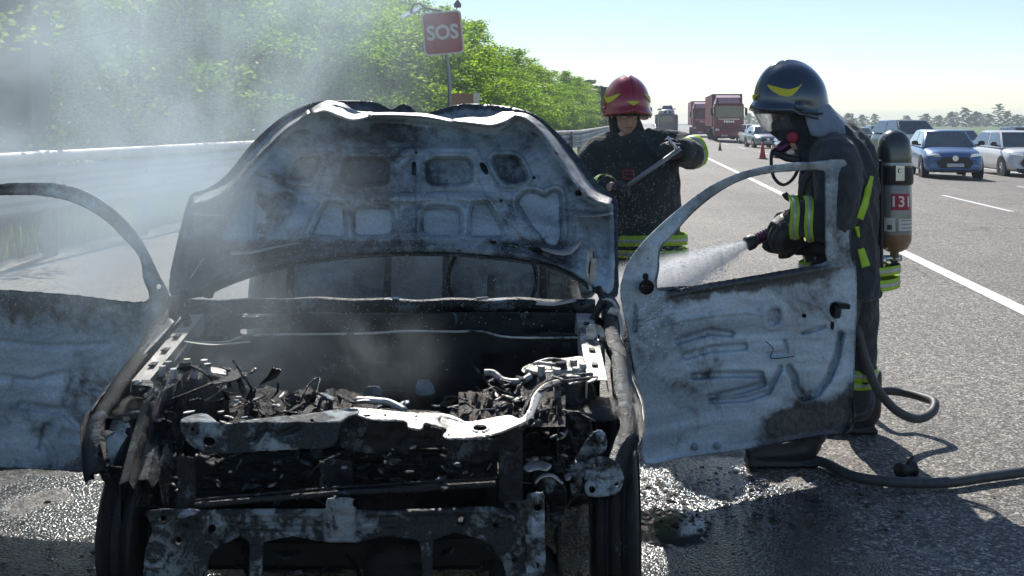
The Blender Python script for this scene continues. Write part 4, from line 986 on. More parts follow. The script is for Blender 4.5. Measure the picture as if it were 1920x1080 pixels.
# ---- fenders (side = -1 left in the picture, +1 right)
def xs_(side, o): return CX + side * (HWID - o)
for side in (-1, 1):
    D = np.linspace(3.02, 3.92, 40); rows = []
    for d in D:
        zt = np.interp(d, [3.02, 3.1, 3.2, 3.3, 3.5, 3.75, 3.92], [.50, .57, .625, .665, .725, .805, .85])
        a = .335 ** 2 - (d - 3.28) ** 2; za = .29 + math.sqrt(max(a, 0)) if a > 0 else .16
        if d < 3.28 - .335: za = .29
        za = min(za, zt - .015)
        w = .02 * (vnoise(np.array([d * 30]), np.array([side * 9.0]), 2.0, 3)[0] - .5)
        row = [(.075, zt - .03), (.07, zt + .008), (.05, zt + .012), (.025, zt + .004), (.006, zt - .03), (0, (zt + za) / 2), (.006 + w * .4, za), (.03, za + .004)]
        if d < 3.15: row = [(o + (3.15 - d) * .5, z) for o, z in row]
        rows.append([(xs_(side, o - w), d, z + w * .4) for o, z in row])
    mb = MB(); mb.grid(np.array(rows)); fe = mb.build('fender', M['soot'], wk, True)
    set_ash(fe, np.array([.0 if k % 8 > 2 else .25 for k in range(len(fe.data.vertices))], np.float32))
    md = fe.modifiers.new('t', 'SOLIDIFY'); md.thickness = .003
    fe['label'] = 'blackened front wing round the left wheel' if side < 0 else 'blackened front wing beside the open right door'
    # slotted apron rail inside the wing
    mb = MB(); n = 16; P = []
    for d in np.linspace(3.28, 3.86, n):
        zt = np.interp(d, [3.28, 3.86], [.70, .80]); P.append([(xs_(side, .10), d, zt - .03), (xs_(side, .105), d, zt + .004), (xs_(side, .16), d, zt + .006), (xs_(side, .165), d, zt - .05)])
    mb.grid(np.array(P)); o = mb.build('apron_rail', M['bare'], wk); o.modifiers.new('t', 'SOLIDIFY').thickness = .004
    for k in range(4):
        d = 3.4 + k * .12; mb = MB(); z = np.interp(d, [3.28, 3.86], [.70, .80]) + .012; mb.box((xs_(side, .132), d, z - .003), (.02, .045, .004)); mb.build('slot', M['soot'], o)
    # inner wheel housing: a half shell
    P = []
    for a in np.linspace(-.3, 1.95, 18):
        P.append([(xs_(side, o_), 3.30 + .34 * math.cos(a), .30 + .34 * math.sin(a) + .012 * math.sin(a * 9 + o_ * 40)) for o_ in (.04, .12, .2, .26)])
    mb = MB(); mb.grid(np.array(P)); mb.build('wheel_housing', M['soot'], wk, True).modifiers.new('t', 'SOLIDIFY').thickness = .003
    mb = MB(); mb.grid(np.array([[(xs_(side, .265 + .01 * math.sin(y * 30)), y, z) for z in (.25, .4, .55, .72)] for y in np.linspace(2.95, 3.85, 14)])); mb.build('inner_wing', M['char'], wk, True).modifiers.new('t', 'SOLIDIFY').thickness = .003
    # suspension turret
    c = Vector((xs_(side, .24), 3.38, .0)); mb = MB()
    mb.lathe([(.125, .40), (.12, .60), (.105, .66), (.085, .70), (.05, .715), (.045, .70), (.02, .70), (.018, .74), (.0, .74)], c, n=24); mb.build('suspension_turret', M['char'], wk, True)
    for k in range(7):
        a = k * .9; mb = MB(); mb.lathe([(.0, .735), (.012, .735), (.012, .70)], c + Vector((math.cos(a) * .07, math.sin(a) * .07, 0)), n=6); mb.build('turret_bolt', M['bare'], wk)
    if side > 0: ntb = 0
    P = []
    for t_ in np.linspace(0, 1, 14):
        y = 3.32 - .5 * t_; z = .70 - .05 * t_ - .10 * t_ * t_; x0 = xs_(side, .16 + .08 * t_)
        P.append([(x0 - side * o_, y, z + dz) for o_, dz in ((0, -.12), (.0, -.01), (.02, .0), (.035, -.02), (.05, .002), (.07, .004), (.085, -.02), (.10, .0), (.12, -.1))])
    mb = MB(); mb.grid(np.array(P)); o = mb.build('wing_bracket', M['char'], wk) if side < 0 else None; 
    if side < 0: set_ash(o, np.full(len(o.data.vertices), .22, np.float32)); o.modifiers.new('t', 'SOLIDIFY').thickness = .004
    # wheel: bare rim with charred tyre carcass
    c = Vector((xs_(side, .085 if side > 0 else .185), 3.28, .288)); ax = Vector((side, -.10 * side if side < 0 else -.06, 0)).normalized()
    mb = MB(); mb.lathe([(.20, -.066), (.268, -.066), (.285, -.055), (.288, -.035), (.276, -.032), (.276, -.018), (.288, -.014), (.288, .010), (.276, .014), (.276, .028), (.287, .034), (.285, .055), (.268, .066), (.20, .066)], c, ax, 40)
    w = mb.build('wheel', M['soot'], wk, True)
    mb = MB(); mb.lathe([(.225, -.072), (.205, -.07), (.20, -.06), (.175, -.05), (.17, .05), (.20, .066), (.225, .074)], c, ax, 36); mb.lathe([(.17, .02), (.11, .045), (.06, .03), (.055, .06), (0, .06)], c, ax, 24); mb.build('rim', M['bare'] if side > 0 else M['char'], w, True)
    mb = MB()
    for k in range(5):
        r0 = .294 - .003 * k; a0 = k * 1.3; pts = []
        for q in range(30):
            a = a0 + q / 29 * 5.2; u, v = ax.orthogonal().normalized(), None; v = ax.cross(u)
            pts.append(c + ax * (-.05 + .024 * k + .004 * math.sin(a * 5)) + (u * math.cos(a) + v * math.sin(a)) * (r0 + .006 * math.sin(a * 3 + k)))
        mb.tube(pts, .0035, 4)
    mb.build('tyre_cord', M['char'], w)
    mb = MB(); mb.lathe([(.12, -.01), (.125, .0), (.12, .01), (.0, .01)], c - ax * .05, ax, 24); mb.build('brake_disc', M['char'], w, True)

# ---- firewall, cowl, dash beam
sheet('firewall', smooth_poly([(340, 640), (420, 640), (470, 628), (700, 625), (900, 622), (960, 632), (1112, 632), (1120, 800), (1118, 930), (700, 940), (330, 930), (335, 800)], 2), lambda X, Y: 3.72 + 0 * X, M['soot'], wk,
      relief=lambda X, Y: .05 * (fbm(X, Y, 120, 100) - .5) + .015 * (fbm(X, Y, 20, 104) - .5) + .03 * ss(14, 4, np.abs(((X + 60) % 130) - 65)) * ss(660, 680, Y) - .03 * ss(700, 710, Y) * ss(760, 750, Y), ash=lambda X, Y: .02 + .30 * (fbm(X, Y, 60, 106) - .35) * ss(760, 650, Y) - .2 * ss(700, 900, Y), step=4)  # tone drops downwards: shadow of the bay put into the colour
def tubes(name, lst, mat, parent=wk, sm=4, n=7):
    for pts, r in lst:
        mb = MB(); mb.tube([W(*p) for p in pts], r, n, smooth_path=sm); o = mb.build(name, mat, parent, True)
    return o
tubes('cowl_lip', [([(343, 641, 3.70), (420, 642, 3.68), (470, 629, 3.67), (600, 627, 3.66), (700, 625, 3.65), (760, 621, 3.66), (850, 622, 3.66), (905, 622, 3.66), (960, 633, 3.67), (1115, 633, 3.7)], .0042)], M['bare'])
sheet('cowl_panel', smooth_poly([(345, 592), (700, 590), (1115, 588), (1117, 640), (960, 640), (900, 630), (700, 632), (470, 635), (420, 648), (342, 648)], 2), lambda X, Y: 3.88 + 0 * X, M['soot'], wk,
      holes=[smooth_poly([(452, 600), (460, 589), (500, 587), (522, 592), (523, 622), (515, 627), (456, 627), (451, 618)], 3)],
      relief=lambda X, Y: .04 * (fbm(X, Y, 60, 110) - .5) + .01 * (fbm(X, Y, 12, 113) - .5), ash=lambda X, Y: .14 + .5 * (fbm(X, Y, 50, 114) - .5) + .2 * ss(560, 500, X), step=3)
mb = MB(); P = []
for x in np.linspace(347, 1116, 50):
    y0 = 563 - 3 * math.sin((x - 347) / 769 * math.pi); j = 1.5 * math.sin(x * .05) + 1.2 * math.sin(x * .017 + 1)
    P.append([W(x, y0 + 26 + j, 3.98), W(x, y0 + 6 + j, 3.965), W(x, y0 + 1 + j, 3.98), W(x, y0 - 1 + j, 4.04), W(x, y0 + 14, 4.10)])
mb.grid(np.array([[tuple(p) for p in r] for r in P])); o = mb.build('windscreen_scuttle', M['char'], wk, True); set_ash(o, np.array([.2 + .2 * math.sin(k * .11) for k in range(len(o.data.vertices))], np.float32)); o.modifiers.new('t', 'SOLIDIFY').thickness = .003
band('pale_strip', [(1006, 567), (1040, 569), (1080, 562)], [7, 6, 4], lambda X, Y: 3.95 + 0 * X, M['bare'], o, .06, .9, seed=14)  # short pale bands along the top edge of the scuttle
band('pale_strip', [(893, 560), (915, 558)], [4, 4], lambda X, Y: 3.95 + 0 * X, M['bare'], o, .06, .9, seed=15)
mb = MB(); mb.ball(W(742, 559, 3.97), (.016, .014, .008)); mb.build('flare_bead', M['chrome'], o, True)  # chrome bead added as the flare point on the scuttle edge
# ---- cabin shell seen through the windscreen opening
cab = [( -1, 'a')]
def Q(side, o, d, z): return (CX + side * o, d, z)
for side in (-1, 1):
    mb = MB(); mb.tube([Q(side, .73, 4.08, .84), Q(side, .66, 4.35, 1.14), Q(side, .57, 4.68, 1.41)], .028, 8, smooth_path=4); mb.build('windscreen_pillar', M['ash'], wk, True)
    mb = MB(); mb.tube([Q(side, .80, 5.12, .30), Q(side, .78, 5.14, .85), Q(side, .585, 5.18, 1.42)], [(.05, .035), (.04, .03), (.03, .025)], 8, smooth_path=4); o = mb.build('door_pillar', M['bare'] if side < 0 else M['ash'], wk, True)
    mb = MB(); mb.tube([Q(side, .78, 5.95, .45), Q(side, .74, 6.0, .95), Q(side, .57, 5.85, 1.40)], .05, 8, smooth_path=4); mb.build('rear_pillar', M['ash'], wk, True)
    mb = MB(); mb.tube([Q(side, .57, 4.68, 1.42), Q(side, .60, 5.2, 1.45), Q(side, .57, 5.85, 1.41)], .028, 8, smooth_path=4); mb.build('roof_rail', M['ash'], wk, True)
    mb = MB(); mb.box(Q(side, .76, 4.85, .24), (.10, 1.9, .14), None, .02); mb.build('sill', M['char'], wk)
    mb = MB(); mb.grid(np.array([[Q(side, .815 - .02 * (y > 5.9), y, z) for z in (.30, .5, .7, .90)] for y in (5.14, 5.4, 5.7, 6.0, 6.3)])); mb.build('rear_quarter', M['ash'], wk, True).modifiers.new('t', 'SOLIDIFY').thickness = .004
    c = Vector((CX + side * .73, 5.62, .28)); mb = MB(); mb.lathe([(.28, -.07), (.285, 0), (.28, .07), (.2, .08), (.19, 0), (.1, .02), (0, .02)], c, (side, 0, 0), 26); mb.build('wheel', M['char'], wk, True)
mb = MB(); P = [[Q(1, x, y, 1.44 + .05 * math.cos(x * 2.2) - .10 * ((y - 5.2) / .7) ** 2 + .01 * math.sin(x * 9 + y * 7)) for x in np.linspace(-.58, .58, 14)] for y in np.linspace(4.66, 5.9, 12)]
mb.grid(np.array(P)); mb.build('roof', M['ash'], wk, True).modifiers.new('t', 'SOLIDIFY').thickness = .003
mb = MB(); mb.grid(np.array([[Q(1, x, y, .2 + .02 * math.sin(x * 8) * math.cos(y * 6)) for x in np.linspace(-.74, .74, 12)] for y in np.linspace(3.75, 6.3, 16)])); mb.build('floor_pan', M['soot'], wk, True).modifiers.new('t', 'SOLIDIFY').thickness = .004
mb = MB(); mb.grid(np.array([[Q(1, x, 6.32 + .05 * math.cos(x * 2), z) for x in np.linspace(-.78, .78, 12)] for z in np.linspace(.3, 1.0, 6)])); mb.build('tailgate', M['ash'], wk, True).modifiers.new('t', 'SOLIDIFY').thickness = .004
for side in (-1, 1):
    sx = CX + side * .36; mb = MB()
    fr = [(sx - .22, 4.85, .45), (sx - .22, 4.98, .95), (sx - .15, 5.02, 1.12), (sx + .15, 5.02, 1.12), (sx + .22, 4.98, .95), (sx + .22, 4.85, .45)]
    mb.tube(fr, .018, 8, smooth_path=4); seat = mb.build('seat_frame', M['char'], wk, True)
    mb = MB(); mb.grid(np.array([[(sx + x, 4.90 + (z - .45) * .25 + .01 * math.sin(x * 30 + z * 20), z) for x in np.linspace(-.20, .20, 8)] for z in np.linspace(.45, 1.08, 9)])); mb.build('seat_back_pan', M['ash'], seat, True).modifiers.new('t', 'SOLIDIFY').thickness = .004
    mb = MB(); mb.box((sx, 4.68, .42), (.42, .42, .05), None, .02); mb.build('seat_base', M['char'], seat)
mb = MB(); mb.grid(np.array([[Q(1, x, 5.55 + (z - .4) * .25 + .015 * math.sin(x * 14), z) for x in np.linspace(-.64, .64, 16)] for z in np.linspace(.4, 1.05, 7)])); o = mb.build('rear_seat_back', M['ash'], wk, True); o.modifiers.new('t', 'SOLIDIFY').thickness = .01
mb = MB(); c = Vector((CX + .36, 4.36, .86)); mb.tube([c + Vector((math.cos(a) * .18, .06 * math.sin(a), math.sin(a) * .17)) for a in np.linspace(0, 6.28, 25)], .010, 6); mb.tube([c, c + Vector((0, -.35, -.12))], .02, 8); mb.build('steering_wheel', M['char'], wk, True)
tubes('dash_beam', [([(350, 612, 4.18), (560, 600, 4.2), (800, 604, 4.2), (1110, 600, 4.18)], .028)], M['char'])

# ---- front structure
def beam_relief(X, Y):
    r = .012 * (fbm(X, Y, 60, 130) - .5) + .004 * (fbm(X, Y, 10, 133) - .5) - .02 * ss(606, 612, X) * ss(668, 662, X)
    for L_, w, dz in (([(450, 982), (590, 984)], 4, .010), ([(450, 994), (590, 995)], 3, .008), ([(680, 985), (740, 985)], 6, -.008), ([(310, 985), (330, 970), (375, 962), (600, 966)], 4, -.008), ([(680, 964), (900, 958), (960, 968), (995, 1005), (1000, 1080)], 5, -.009), ([(395, 1075), (410, 1035), (445, 1020), (600, 1012), (850, 1010)], 4, -.007)): r += dz * ss(w, w * .3, pdist(L_, X, Y))
    for (x, y, q) in ((335, 1012, 12), (398, 992, 11), (425, 1003, 22), (865, 975, 12), (350, 985, 7), (370, 975, 6), (960, 1040, 7), (930, 985, 9), (545, 985, 6)): dd = np.hypot(X - x, Y - y); r += -.004 * ss(q + 5, q, dd) + .012 * ss(q, q - 5, dd)
    return r
bout = smooth_poly([(268, 1200), (270, 1080), (274, 1030), (292, 990), (325, 968), (370, 957), (500, 955), (590, 954), (612, 952), (614, 935), (664, 935), (668, 956), (800, 955), (900, 950), (945, 955), (985, 985), (1002, 1020), (1006, 1090), (1004, 1200), (948, 1200), (950, 1080), (932, 1040), (900, 1010), (812, 1012), (812, 1200), (790, 1200), (788, 1014), (668, 1016), (612, 1016), (494, 1016), (494, 1200), (470, 1200), (468, 1016), (430, 1016), (402, 1032), (388, 1070), (384, 1200)], 2)
bm_ = sheet('crash_beam', bout, lambda X, Y: 2.70 + .00000045 * (X - 640) ** 2, M['beam'], wk, holes=[ell(335, 1012, 7, 7), ell(398, 990, 8, 8), ell(865, 975, 7, 8), ell(928, 985, 5, 5), ell(965, 1050, 6, 6)], relief=beam_relief, ash=lambda X, Y: .42 + .6 * (fbm(X, Y, 45, 140) - .5) + .2 * (fbm(X, Y, 8, 144) - .5) + .12 * ss(606, 612, X) * ss(668, 662, X) - .25 * ss(670, 760, X) * ss(900, 860, X), step=2.4)
rim('beam_flange', bout[::2], lambda X, Y: 2.70 + .00000045 * (X - 640) ** 2, lambda X, Y: 2.76 + .00000045 * (X - 640) ** 2, M['beam'], bm_, .35)
def crumple(a=.02, s=30, seed=150): return lambda X, Y: a * (fbm(X, Y, s, seed) - .5) * 2
flat = lambda d, kx=0, ky=0, x0=0, y0=0: (lambda X, Y: d + kx * (X - x0) + ky * (Y - y0))
o = sheet('beam_bracket', smooth_poly([(281, 957), (372, 956), (360, 966), (322, 978), (300, 1003), (290, 1008), (284, 985)], 3), flat(2.67), M['white_ash'], wk, holes=[ell(307, 972, 6, 6)], relief=crumple(.006, 14), ash=lambda X, Y: .4 + 0 * X, step=2)
o = sheet('beam_bracket', smooth_poly([(948, 940), (985, 938), (990, 926), (1012, 924), (1020, 930), (1021, 1000), (1019, 1076), (988, 1078), (986, 1000), (975, 975), (950, 955)], 3), flat(2.66), M['white_ash'], wk, holes=[ell(1008, 952, 7, 7), ell(962, 950, 7, 7), ell(1005, 1060, 7, 7)], relief=crumple(.01, 20, 152), ash=lambda X, Y: .36 + .3 * (fbm(X, Y, 20, 153) - .5), step=2)
# upper crossmember: left face plate and right flat top
up_l = smooth_poly([(338, 792), (352, 782), (375, 776), (392, 780), (418, 796), (470, 788), (520, 782), (570, 778), (640, 768), (668, 766), (672, 776), (640, 790), (626, 836), (560, 842), (480, 846), (420, 850), (386, 848), (362, 838), (345, 818)], 3)
def upl_d(X, Y): return 2.80 - .0032 * np.clip(Y - 770, 0, 22) - .0004 * np.clip(Y - 792, 0, 60)
cm = sheet('front_crossmember', up_l, upl_d, M['beam'], wk, holes=[ell(392, 828, 11, 9), ell(362, 805, 4, 4), ell(370, 812, 3, 3), ell(530, 800, 3, 2), ell(560, 796, 3, 2), ell(585, 790, 4, 3), ell(350, 800, 3, 3)],
           relief=lambda X, Y: .012 * (fbm(X, Y, 40, 160) - .5) + .004 * (fbm(X, Y, 9, 163) - .5) - .006 * ss(18, 13, np.hypot(X - 392, (Y - 828) * 1.2)) + .01 * ss(10, 2, pdist([(470, 822), (500, 800), (520, 818), (560, 800)], X, Y)), ash=lambda X, Y: .26 + .7 * (fbm(X, Y, 40, 165) - .5) + .25 * ss(800, 785, Y), step=2)  # top edge made paler: its sunlight is put into the tone
up_r = smooth_poly([(655, 766), (700, 768), (760, 774), (830, 776), (862, 786), (880, 792), (935, 782), (958, 780), (975, 786), (990, 770), (1000, 740), (1020, 720), (1045, 712), (1048, 718), (1022, 735), (1008, 760), (995, 785), (962, 802), (925, 816), (885, 822), (845, 824), (830, 818), (838, 806), (812, 798), (796, 794), (790, 806), (765, 802), (758, 790), (700, 788), (662, 776)], 3)
def upr_d(X, Y): return 2.85 - .003 * (Y - 770) + .0022 * np.clip(X - 985, 0, 80)
cr = sheet('top_plate', up_r, upr_d, M['bare'], cm, holes=[ell(900, 803, 13, 6), ell(841, 817, 3, 2), ell(722, 780, 2, 2), ell(780, 782, 2, 2)], relief=lambda X, Y: .014 * (fbm(X, Y, 40, 170) - .5) + .004 * (fbm(X, Y, 9, 173) - .5) - .008 * ss(20, 14, np.hypot(X - 900, (Y - 803) * 2)) + .012 * ss(12, 3, pdist([(830, 790), (870, 800), (890, 790)], X, Y)), ash=lambda X, Y: .62 + .4 * (fbm(X, Y, 40, 175) - .5), step=2)
sheet('support_panel', smooth_poly([(655, 778), (760, 792), (830, 806), (842, 820), (930, 822), (985, 795), (975, 815), (950, 845), (900, 868), (800, 858), (700, 850), (640, 838)], 3), flat(2.82), M['char'], cm, holes=[rr_(765, 838, 838, 862, 6)], relief=crumple(.02, 30, 178), ash=lambda X, Y: .16 + .4 * (fbm(X, Y, 30, 180) - .5), step=2.5)
for k, (x0, x1, y0, y1, dd, a_) in enumerate(((333, 366, 855, 955, 2.76, .16), (935, 978, 800, 942, 2.80, .2), (1040, 1050, 720, 800, 3.0, .3), (600, 660, 860, 912, 2.83, .25))):
    sheet('upright', np.array([(x0, y0), (x1, y0 + 3), (x1 + 2, y1), (x0 + 1, y1 + 4)], float), flat(dd), M['char'], wk, relief=crumple(.012, 22, 190 + k), ash=lambda X, Y: a_ + .4 * (fbm(X, Y, 25, 191) - .5), step=2.5)
rad = sheet('radiator', np.array([(365, 852), (930, 838), (932, 905), (640, 925), (368, 942)], float), flat(2.90), M['soot'], wk, relief=lambda X, Y: .03 * (fbm(X, Y, 60, 200) - .5) + .012 * np.sin(Y * .9) + .012 * (fbm(X, Y, 10, 202) - .5), ash=lambda X, Y: .06 + .45 * (fbm(X, Y, 35, 203) - .5), step=2.5)
tubes('tie_bar', [([(366, 948, 2.72), (480, 938, 2.72), (640, 925, 2.72), (800, 915, 2.72), (930, 908, 2.72)], .0085), ([(366, 938, 2.74), (640, 914, 2.74), (930, 897, 2.74)], .004)], M['char'])
tubes('lower_bar', [([(380, 990, 2.95), (640, 1000, 2.95), (940, 985, 2.95)], .03), ([(470, 1065, 3.0), (540, 1070, 3.0), (640, 1068, 2.95)], .006)], M['soot'])
mb = MB(); mb.box((CX, 3.0, .30), (1.0, .08, .10), None, .02); mb.box((CX, 3.6, .26), (1.1, .5, .08), None, .02); mb.build('subframe', M['soot'], wk)
for x in (-.42, .42):
    mb = MB(); mb.box((CX + x, 3.28, .42), (.09, .88, .12), None, .015); mb.build('chassis_leg', M['soot'], wk)
# engine and gearbox under debris
def lump(c, r, seed, amp=.25): return lambda d: 1 + amp * (mnoise.noise(Vector((d.x * 2.3 + seed, d.y * 2.3, d.z * 2.3))) + .5 * mnoise.noise(Vector((d.x * 6 + seed, d.y * 6, d.z * 6))))
mb = MB(); mb.box((CX + .10, 3.28, .40), (.52, .34, .34), None, .04); mb.box((CX + .08, 3.24, .58), (.44, .20, .06), Matrix.Rotation(.05, 3, 'Y'), .03)
mb.box((CX - .28, 3.22, .44), (.3, .26, .24), None, .06); mb.build('engine_block', M['soot'], wk)
mb = MB()
for k in range(4): mb.tube([(CX - .06 + k * .10, 3.12, .62), (CX - .07 + k * .10, 3.02, .64), (CX - .02 + k * .08, 2.96, .56), (CX + .05 + k * .03, 2.96, .40)], .019, 8, smooth_path=4)
mb.build('manifold', M['char'], wk, True)
mb = MB(); mb.lathe([(.0, -.02), (.10, -.02), (.105, .02), (.09, .04), (.0, .05)], W(985, 1080, 3.0), (0, -1, 0), 20); mb.build('pulley', M['soot'], wk, True); mb = MB(); mb.lathe([(.0, -.02), (.08, -.02), (.085, .02), (.06, .04), (.0, .04)], W(740, 1060, 2.95), (0, -1, 0), 20); mb.build('pulley', M['soot'], wk, True)
def plates(name, items, mat, parent=wk):
    for (poly, d, kx, ky, am, a_, holes) in items:
        cx_ = np.mean([p[0] for p in poly]); cy__ = np.mean([p[1] for p in poly])
        o = sheet(name, smooth_poly(poly, 3), flat(d, kx, ky, cx_, cy__), mat, parent, holes=[ell(*h) for h in holes], relief=crumple(am, 22, int(cx_) % 50 + 200), ash=lambda X, Y: a_ + .35 * (fbm(X, Y, 22, 210) - .5), step=2)
# ash-pale remains round the right-hand headlamp
plates('lamp_remains', [([(1050, 800), (1058, 778), (1078, 771), (1098, 778), (1110, 800), (1108, 840), (1092, 870), (1070, 878), (1054, 850)], 3.06, 0, .0006, .03, .30, [(1078, 812, 7, 9)]),
                        ([(1085, 850), (1100, 825), (1122, 806), (1136, 818), (1134, 845), (1112, 856), (1100, 870), (1092, 900), (1086, 925), (1074, 930), (1068, 905), (1066, 880)], 2.98, .0004, .0008, .04, .5, []),
                        ([(1100, 868), (1118, 856), (1150, 862), (1166, 884), (1168, 905), (1154, 926), (1104, 930), (1096, 905)], 2.95, 0, .0003, .02, .5, [(1110, 918, 6, 7), (1156, 908, 4, 4), (1117, 872, 5, 5)])], M['white_ash'])
plates('lamp_reflector', [([(1000, 902), (1018, 892), (1040, 894), (1056, 908), (1062, 935), (1056, 965), (1040, 990), (1030, 980), (1030, 950), (1018, 925)], 2.86, -.001, .001, .02, .30, [])], M['white_ash'])
band('reflector_rim', [(1002, 906), (1014, 893), (1036, 891), (1056, 906)], [3, 6, 6, 3], lambda X, Y: 2.83 + 0 * X, M['bare'], wk, .05, .9, seed=20)
plates('melted_alloy', [([(982, 876), (1000, 862), (1024, 868), (1034, 874), (1024, 882), (1008, 880), (990, 884)], 2.85, 0, -.004, .02, .9, []), ([(1056, 880), (1066, 882), (1070, 896), (1060, 900)], 2.9, 0, -.003, .02, .9, [])], M['bare'])
# right-hand turret arm / battery tray, bright with sun
plates('tray', [([(978, 697), (986, 686), (1020, 678), (1060, 672), (1096, 670), (1100, 690), (1060, 697), (1000, 702)], 3.42, 0, -.004, .02, .62, [])], M['bare'])
tubes('pipe', [([(985, 694, 3.36), (1010, 700, 3.36), (1095, 696, 3.36)], .008), ([(1000, 683, 3.4), (1030, 674, 3.42), (1060, 678, 3.42), (1040, 684, 3.4), (1010, 680, 3.4)], .006), ([(908, 699, 3.3), (925, 700, 3.3), (945, 714, 3.28), (975, 716, 3.28), (995, 705, 3.3)], .011), ([(668, 750, 3.0), (700, 752, 2.98), (730, 755, 2.98), (760, 770, 2.95)], .010)], M['bare'])
tubes('wiring_loom', [([(975, 790, 2.84), (990, 755, 2.95), (1010, 725, 3.1), (1050, 708, 3.2), (1110, 702, 3.3)], .007), ([(970, 800, 2.83), (985, 765, 2.9), (1005, 738, 3.0), (1060, 716, 3.1), (1120, 708, 3.2)], .005), ([(930, 850, 2.82), (960, 800, 2.86), (1000, 775, 2.9), (1045, 765, 3.0)], .004), ([(640, 850, 2.8), (600, 870, 2.8), (575, 900, 2.8)], .003), ([(1100, 900, 2.95), (1070, 940, 2.9), (1050, 960, 2.85), (1015, 965, 2.7)], .003)], M['char'])
plates('cowl_bracket', [([(1099, 616), (1112, 608), (1132, 618), (1134, 660), (1133, 690), (1116, 688), (1104, 690), (1100, 650)], 3.62, 0, 0, .01, .55, [(1122, 632, 3, 5), (1124, 650, 3, 3), (1123, 668, 3, 4)]), ([(1138, 588), (1156, 574), (1160, 600), (1158, 648), (1141, 650)], 3.78, 0, 0, .01, .6, [(1148, 605, 3, 4), (1149, 625, 3, 4)]), ([(305, 640), (330, 622), (348, 625), (350, 640), (330, 660), (312, 668)], 3.66, 0, -.003, .01, .6, [(335, 640, 3, 3)])], M['bare'])
band('wing_lip', [(1128, 560), (1150, 566), (1163, 600), (1168, 650), (1184, 700), (1204, 752), (1208, 798)], [4, 6, 7, 6, 8, 8, 4], lambda X, Y: 3.86 - .0026 * (Y - 560), M['bare'], wk, .02, .55, seed=22)
band('wing_lip', [(322, 598), (285, 636), (250, 674), (214, 712), (188, 742), (170, 770)], [14, 20, 14, 5, 4, 3], lambda X, Y: 3.72 - .0030 * (Y - 600), M['bare'], wk, .05, .55, seed=23)
band('apron_lip', [(352, 640), (338, 660), (320, 682), (300, 704), (276, 713), (246, 716)], [5, 6, 7, 6, 7, 6], lambda X, Y: 3.60 - .002 * (Y - 640), M['bare'], wk, .03, .6, seed=24)
band('turret_arm', [(368, 692), (400, 694), (440, 700), (462, 702)], [12, 12, 9, 5], lambda X, Y: 3.45 + 0 * X, M['bare'], wk, .10, .75, seed=25)
band('turret_flange', [(250, 718), (280, 720), (300, 738), (312, 770), (330, 788)], [8, 14, 18, 16, 10], lambda X, Y: 3.18 + 0 * X, M['bare'], wk, .08, .35, seed=26, crumple=.03)
plates('liner_remains', [([(186, 830), (200, 870), (240, 880), (270, 905), (265, 940), (225, 930), (196, 905), (184, 870)], 3.05, 0, .0005, .03, .05, []), ([(275, 800), (320, 790), (330, 850), (335, 930), (300, 940), (285, 880)], 3.0, 0, 0, .05, .1, [])], M['char'])
tubes('bent_stay', [([(160, 878, 3.05), (172, 886, 3.05), (186, 880, 3.05), (192, 866, 3.05), (205, 862, 3.05)], .008)], M['soot'])
# twisted scraps: each one its own part
rs = np.random.default_rng(11)
def scrap(x, y, d, s, mat):
    n = rs.integers(3, 6); p = Vector(W(x, y, d)); pts = []; v = Vector((rs.normal(), rs.normal() * .5, rs.normal() * .3)).normalized()
    for k in range(n): pts.append(p.copy()); v = (v + Vector(rs.normal(size=3)) * .55).normalized(); p = p + v * s
    mb = MB(); mb.tube(pts, [(s * rs.uniform(.12, .4), s * .06)] * n, 5, smooth_path=2, up=(0.3, .2, 1)); o = mb.build('metal_scrap', mat, wk)
    set_ash(o, np.full(len(o.data.vertices), rs.uniform(0, .4), np.float32))
for (x0, x1, y0, y1, d0, d1, n, s) in ((440, 640, 742, 785, 2.95, 3.3, 26, .035), (985, 1050, 735, 865, 2.95, 3.2, 26, .03), (870, 985, 740, 780, 2.95, 3.2, 16, .035), (380, 470, 700, 760, 3.1, 3.4, 10, .045), (640, 900, 820, 900, 2.84, 2.9, 16, .035), (270, 340, 880, 940, 2.9, 3.0, 14, .025), (380, 620, 852, 920, 2.84, 2.9, 16, .035), (1000, 1110, 860, 940, 2.9, 3.1, 10, .025), (400, 950, 1000, 1060, 2.85, 3.1, 14, .05)):
    for k in range(n): scrap(rs.uniform(x0, x1), rs.uniform(y0, y1), rs.uniform(d0, d1), s * rs.uniform(.6, 1.4), [M['soot'], M['char'], M['char'], M['bare']][rs.integers(0, 4)])
# heaps of burnt residue
def heap(name, x0, x1, y0, y1, d0, d1, seed):
    mb = MB(); A, B = 44, 22; P = np.zeros((A, B, 3))
    for i in range(A):
        for j in range(B):
            u, v = i / (A - 1), j / (B - 1); x = x0 + (x1 - x0) * u; d = d0 + (d1 - d0) * v; y = y1 + (y0 - y1) * v
            e = math.sin(u * math.pi) ** .4 * math.sin(v * math.pi) ** .3
            p = W(x, y, d); q = Vector((p.x * 14, p.y * 14, seed)); p.z += e * (.05 * mnoise.noise(q) + .035 * abs(mnoise.noise(q * 2.7)) + .02 * mnoise.noise(q * 6)); P[i, j] = p
    mb.grid(P); o = mb.build(name, M['residue'], wk); tag(o, kind='stuff'); return o
heap('burnt_residue', 430, 700, 735, 800, 2.88, 3.4, 1.0)
heap('burnt_residue', 860, 1060, 735, 800, 2.88, 3.3, 5.0)
heap('burnt_residue', 975, 1060, 790, 900, 2.86, 3.2, 9.0)
heap('burnt_residue', 350, 620, 860, 915, 2.88, 3.0, 13.0)
heap('burnt_residue', 255, 345, 850, 950, 2.92, 3.1, 17.0)
heap('burnt_residue', 640, 930, 850, 905, 2.86, 3.0, 21.0)

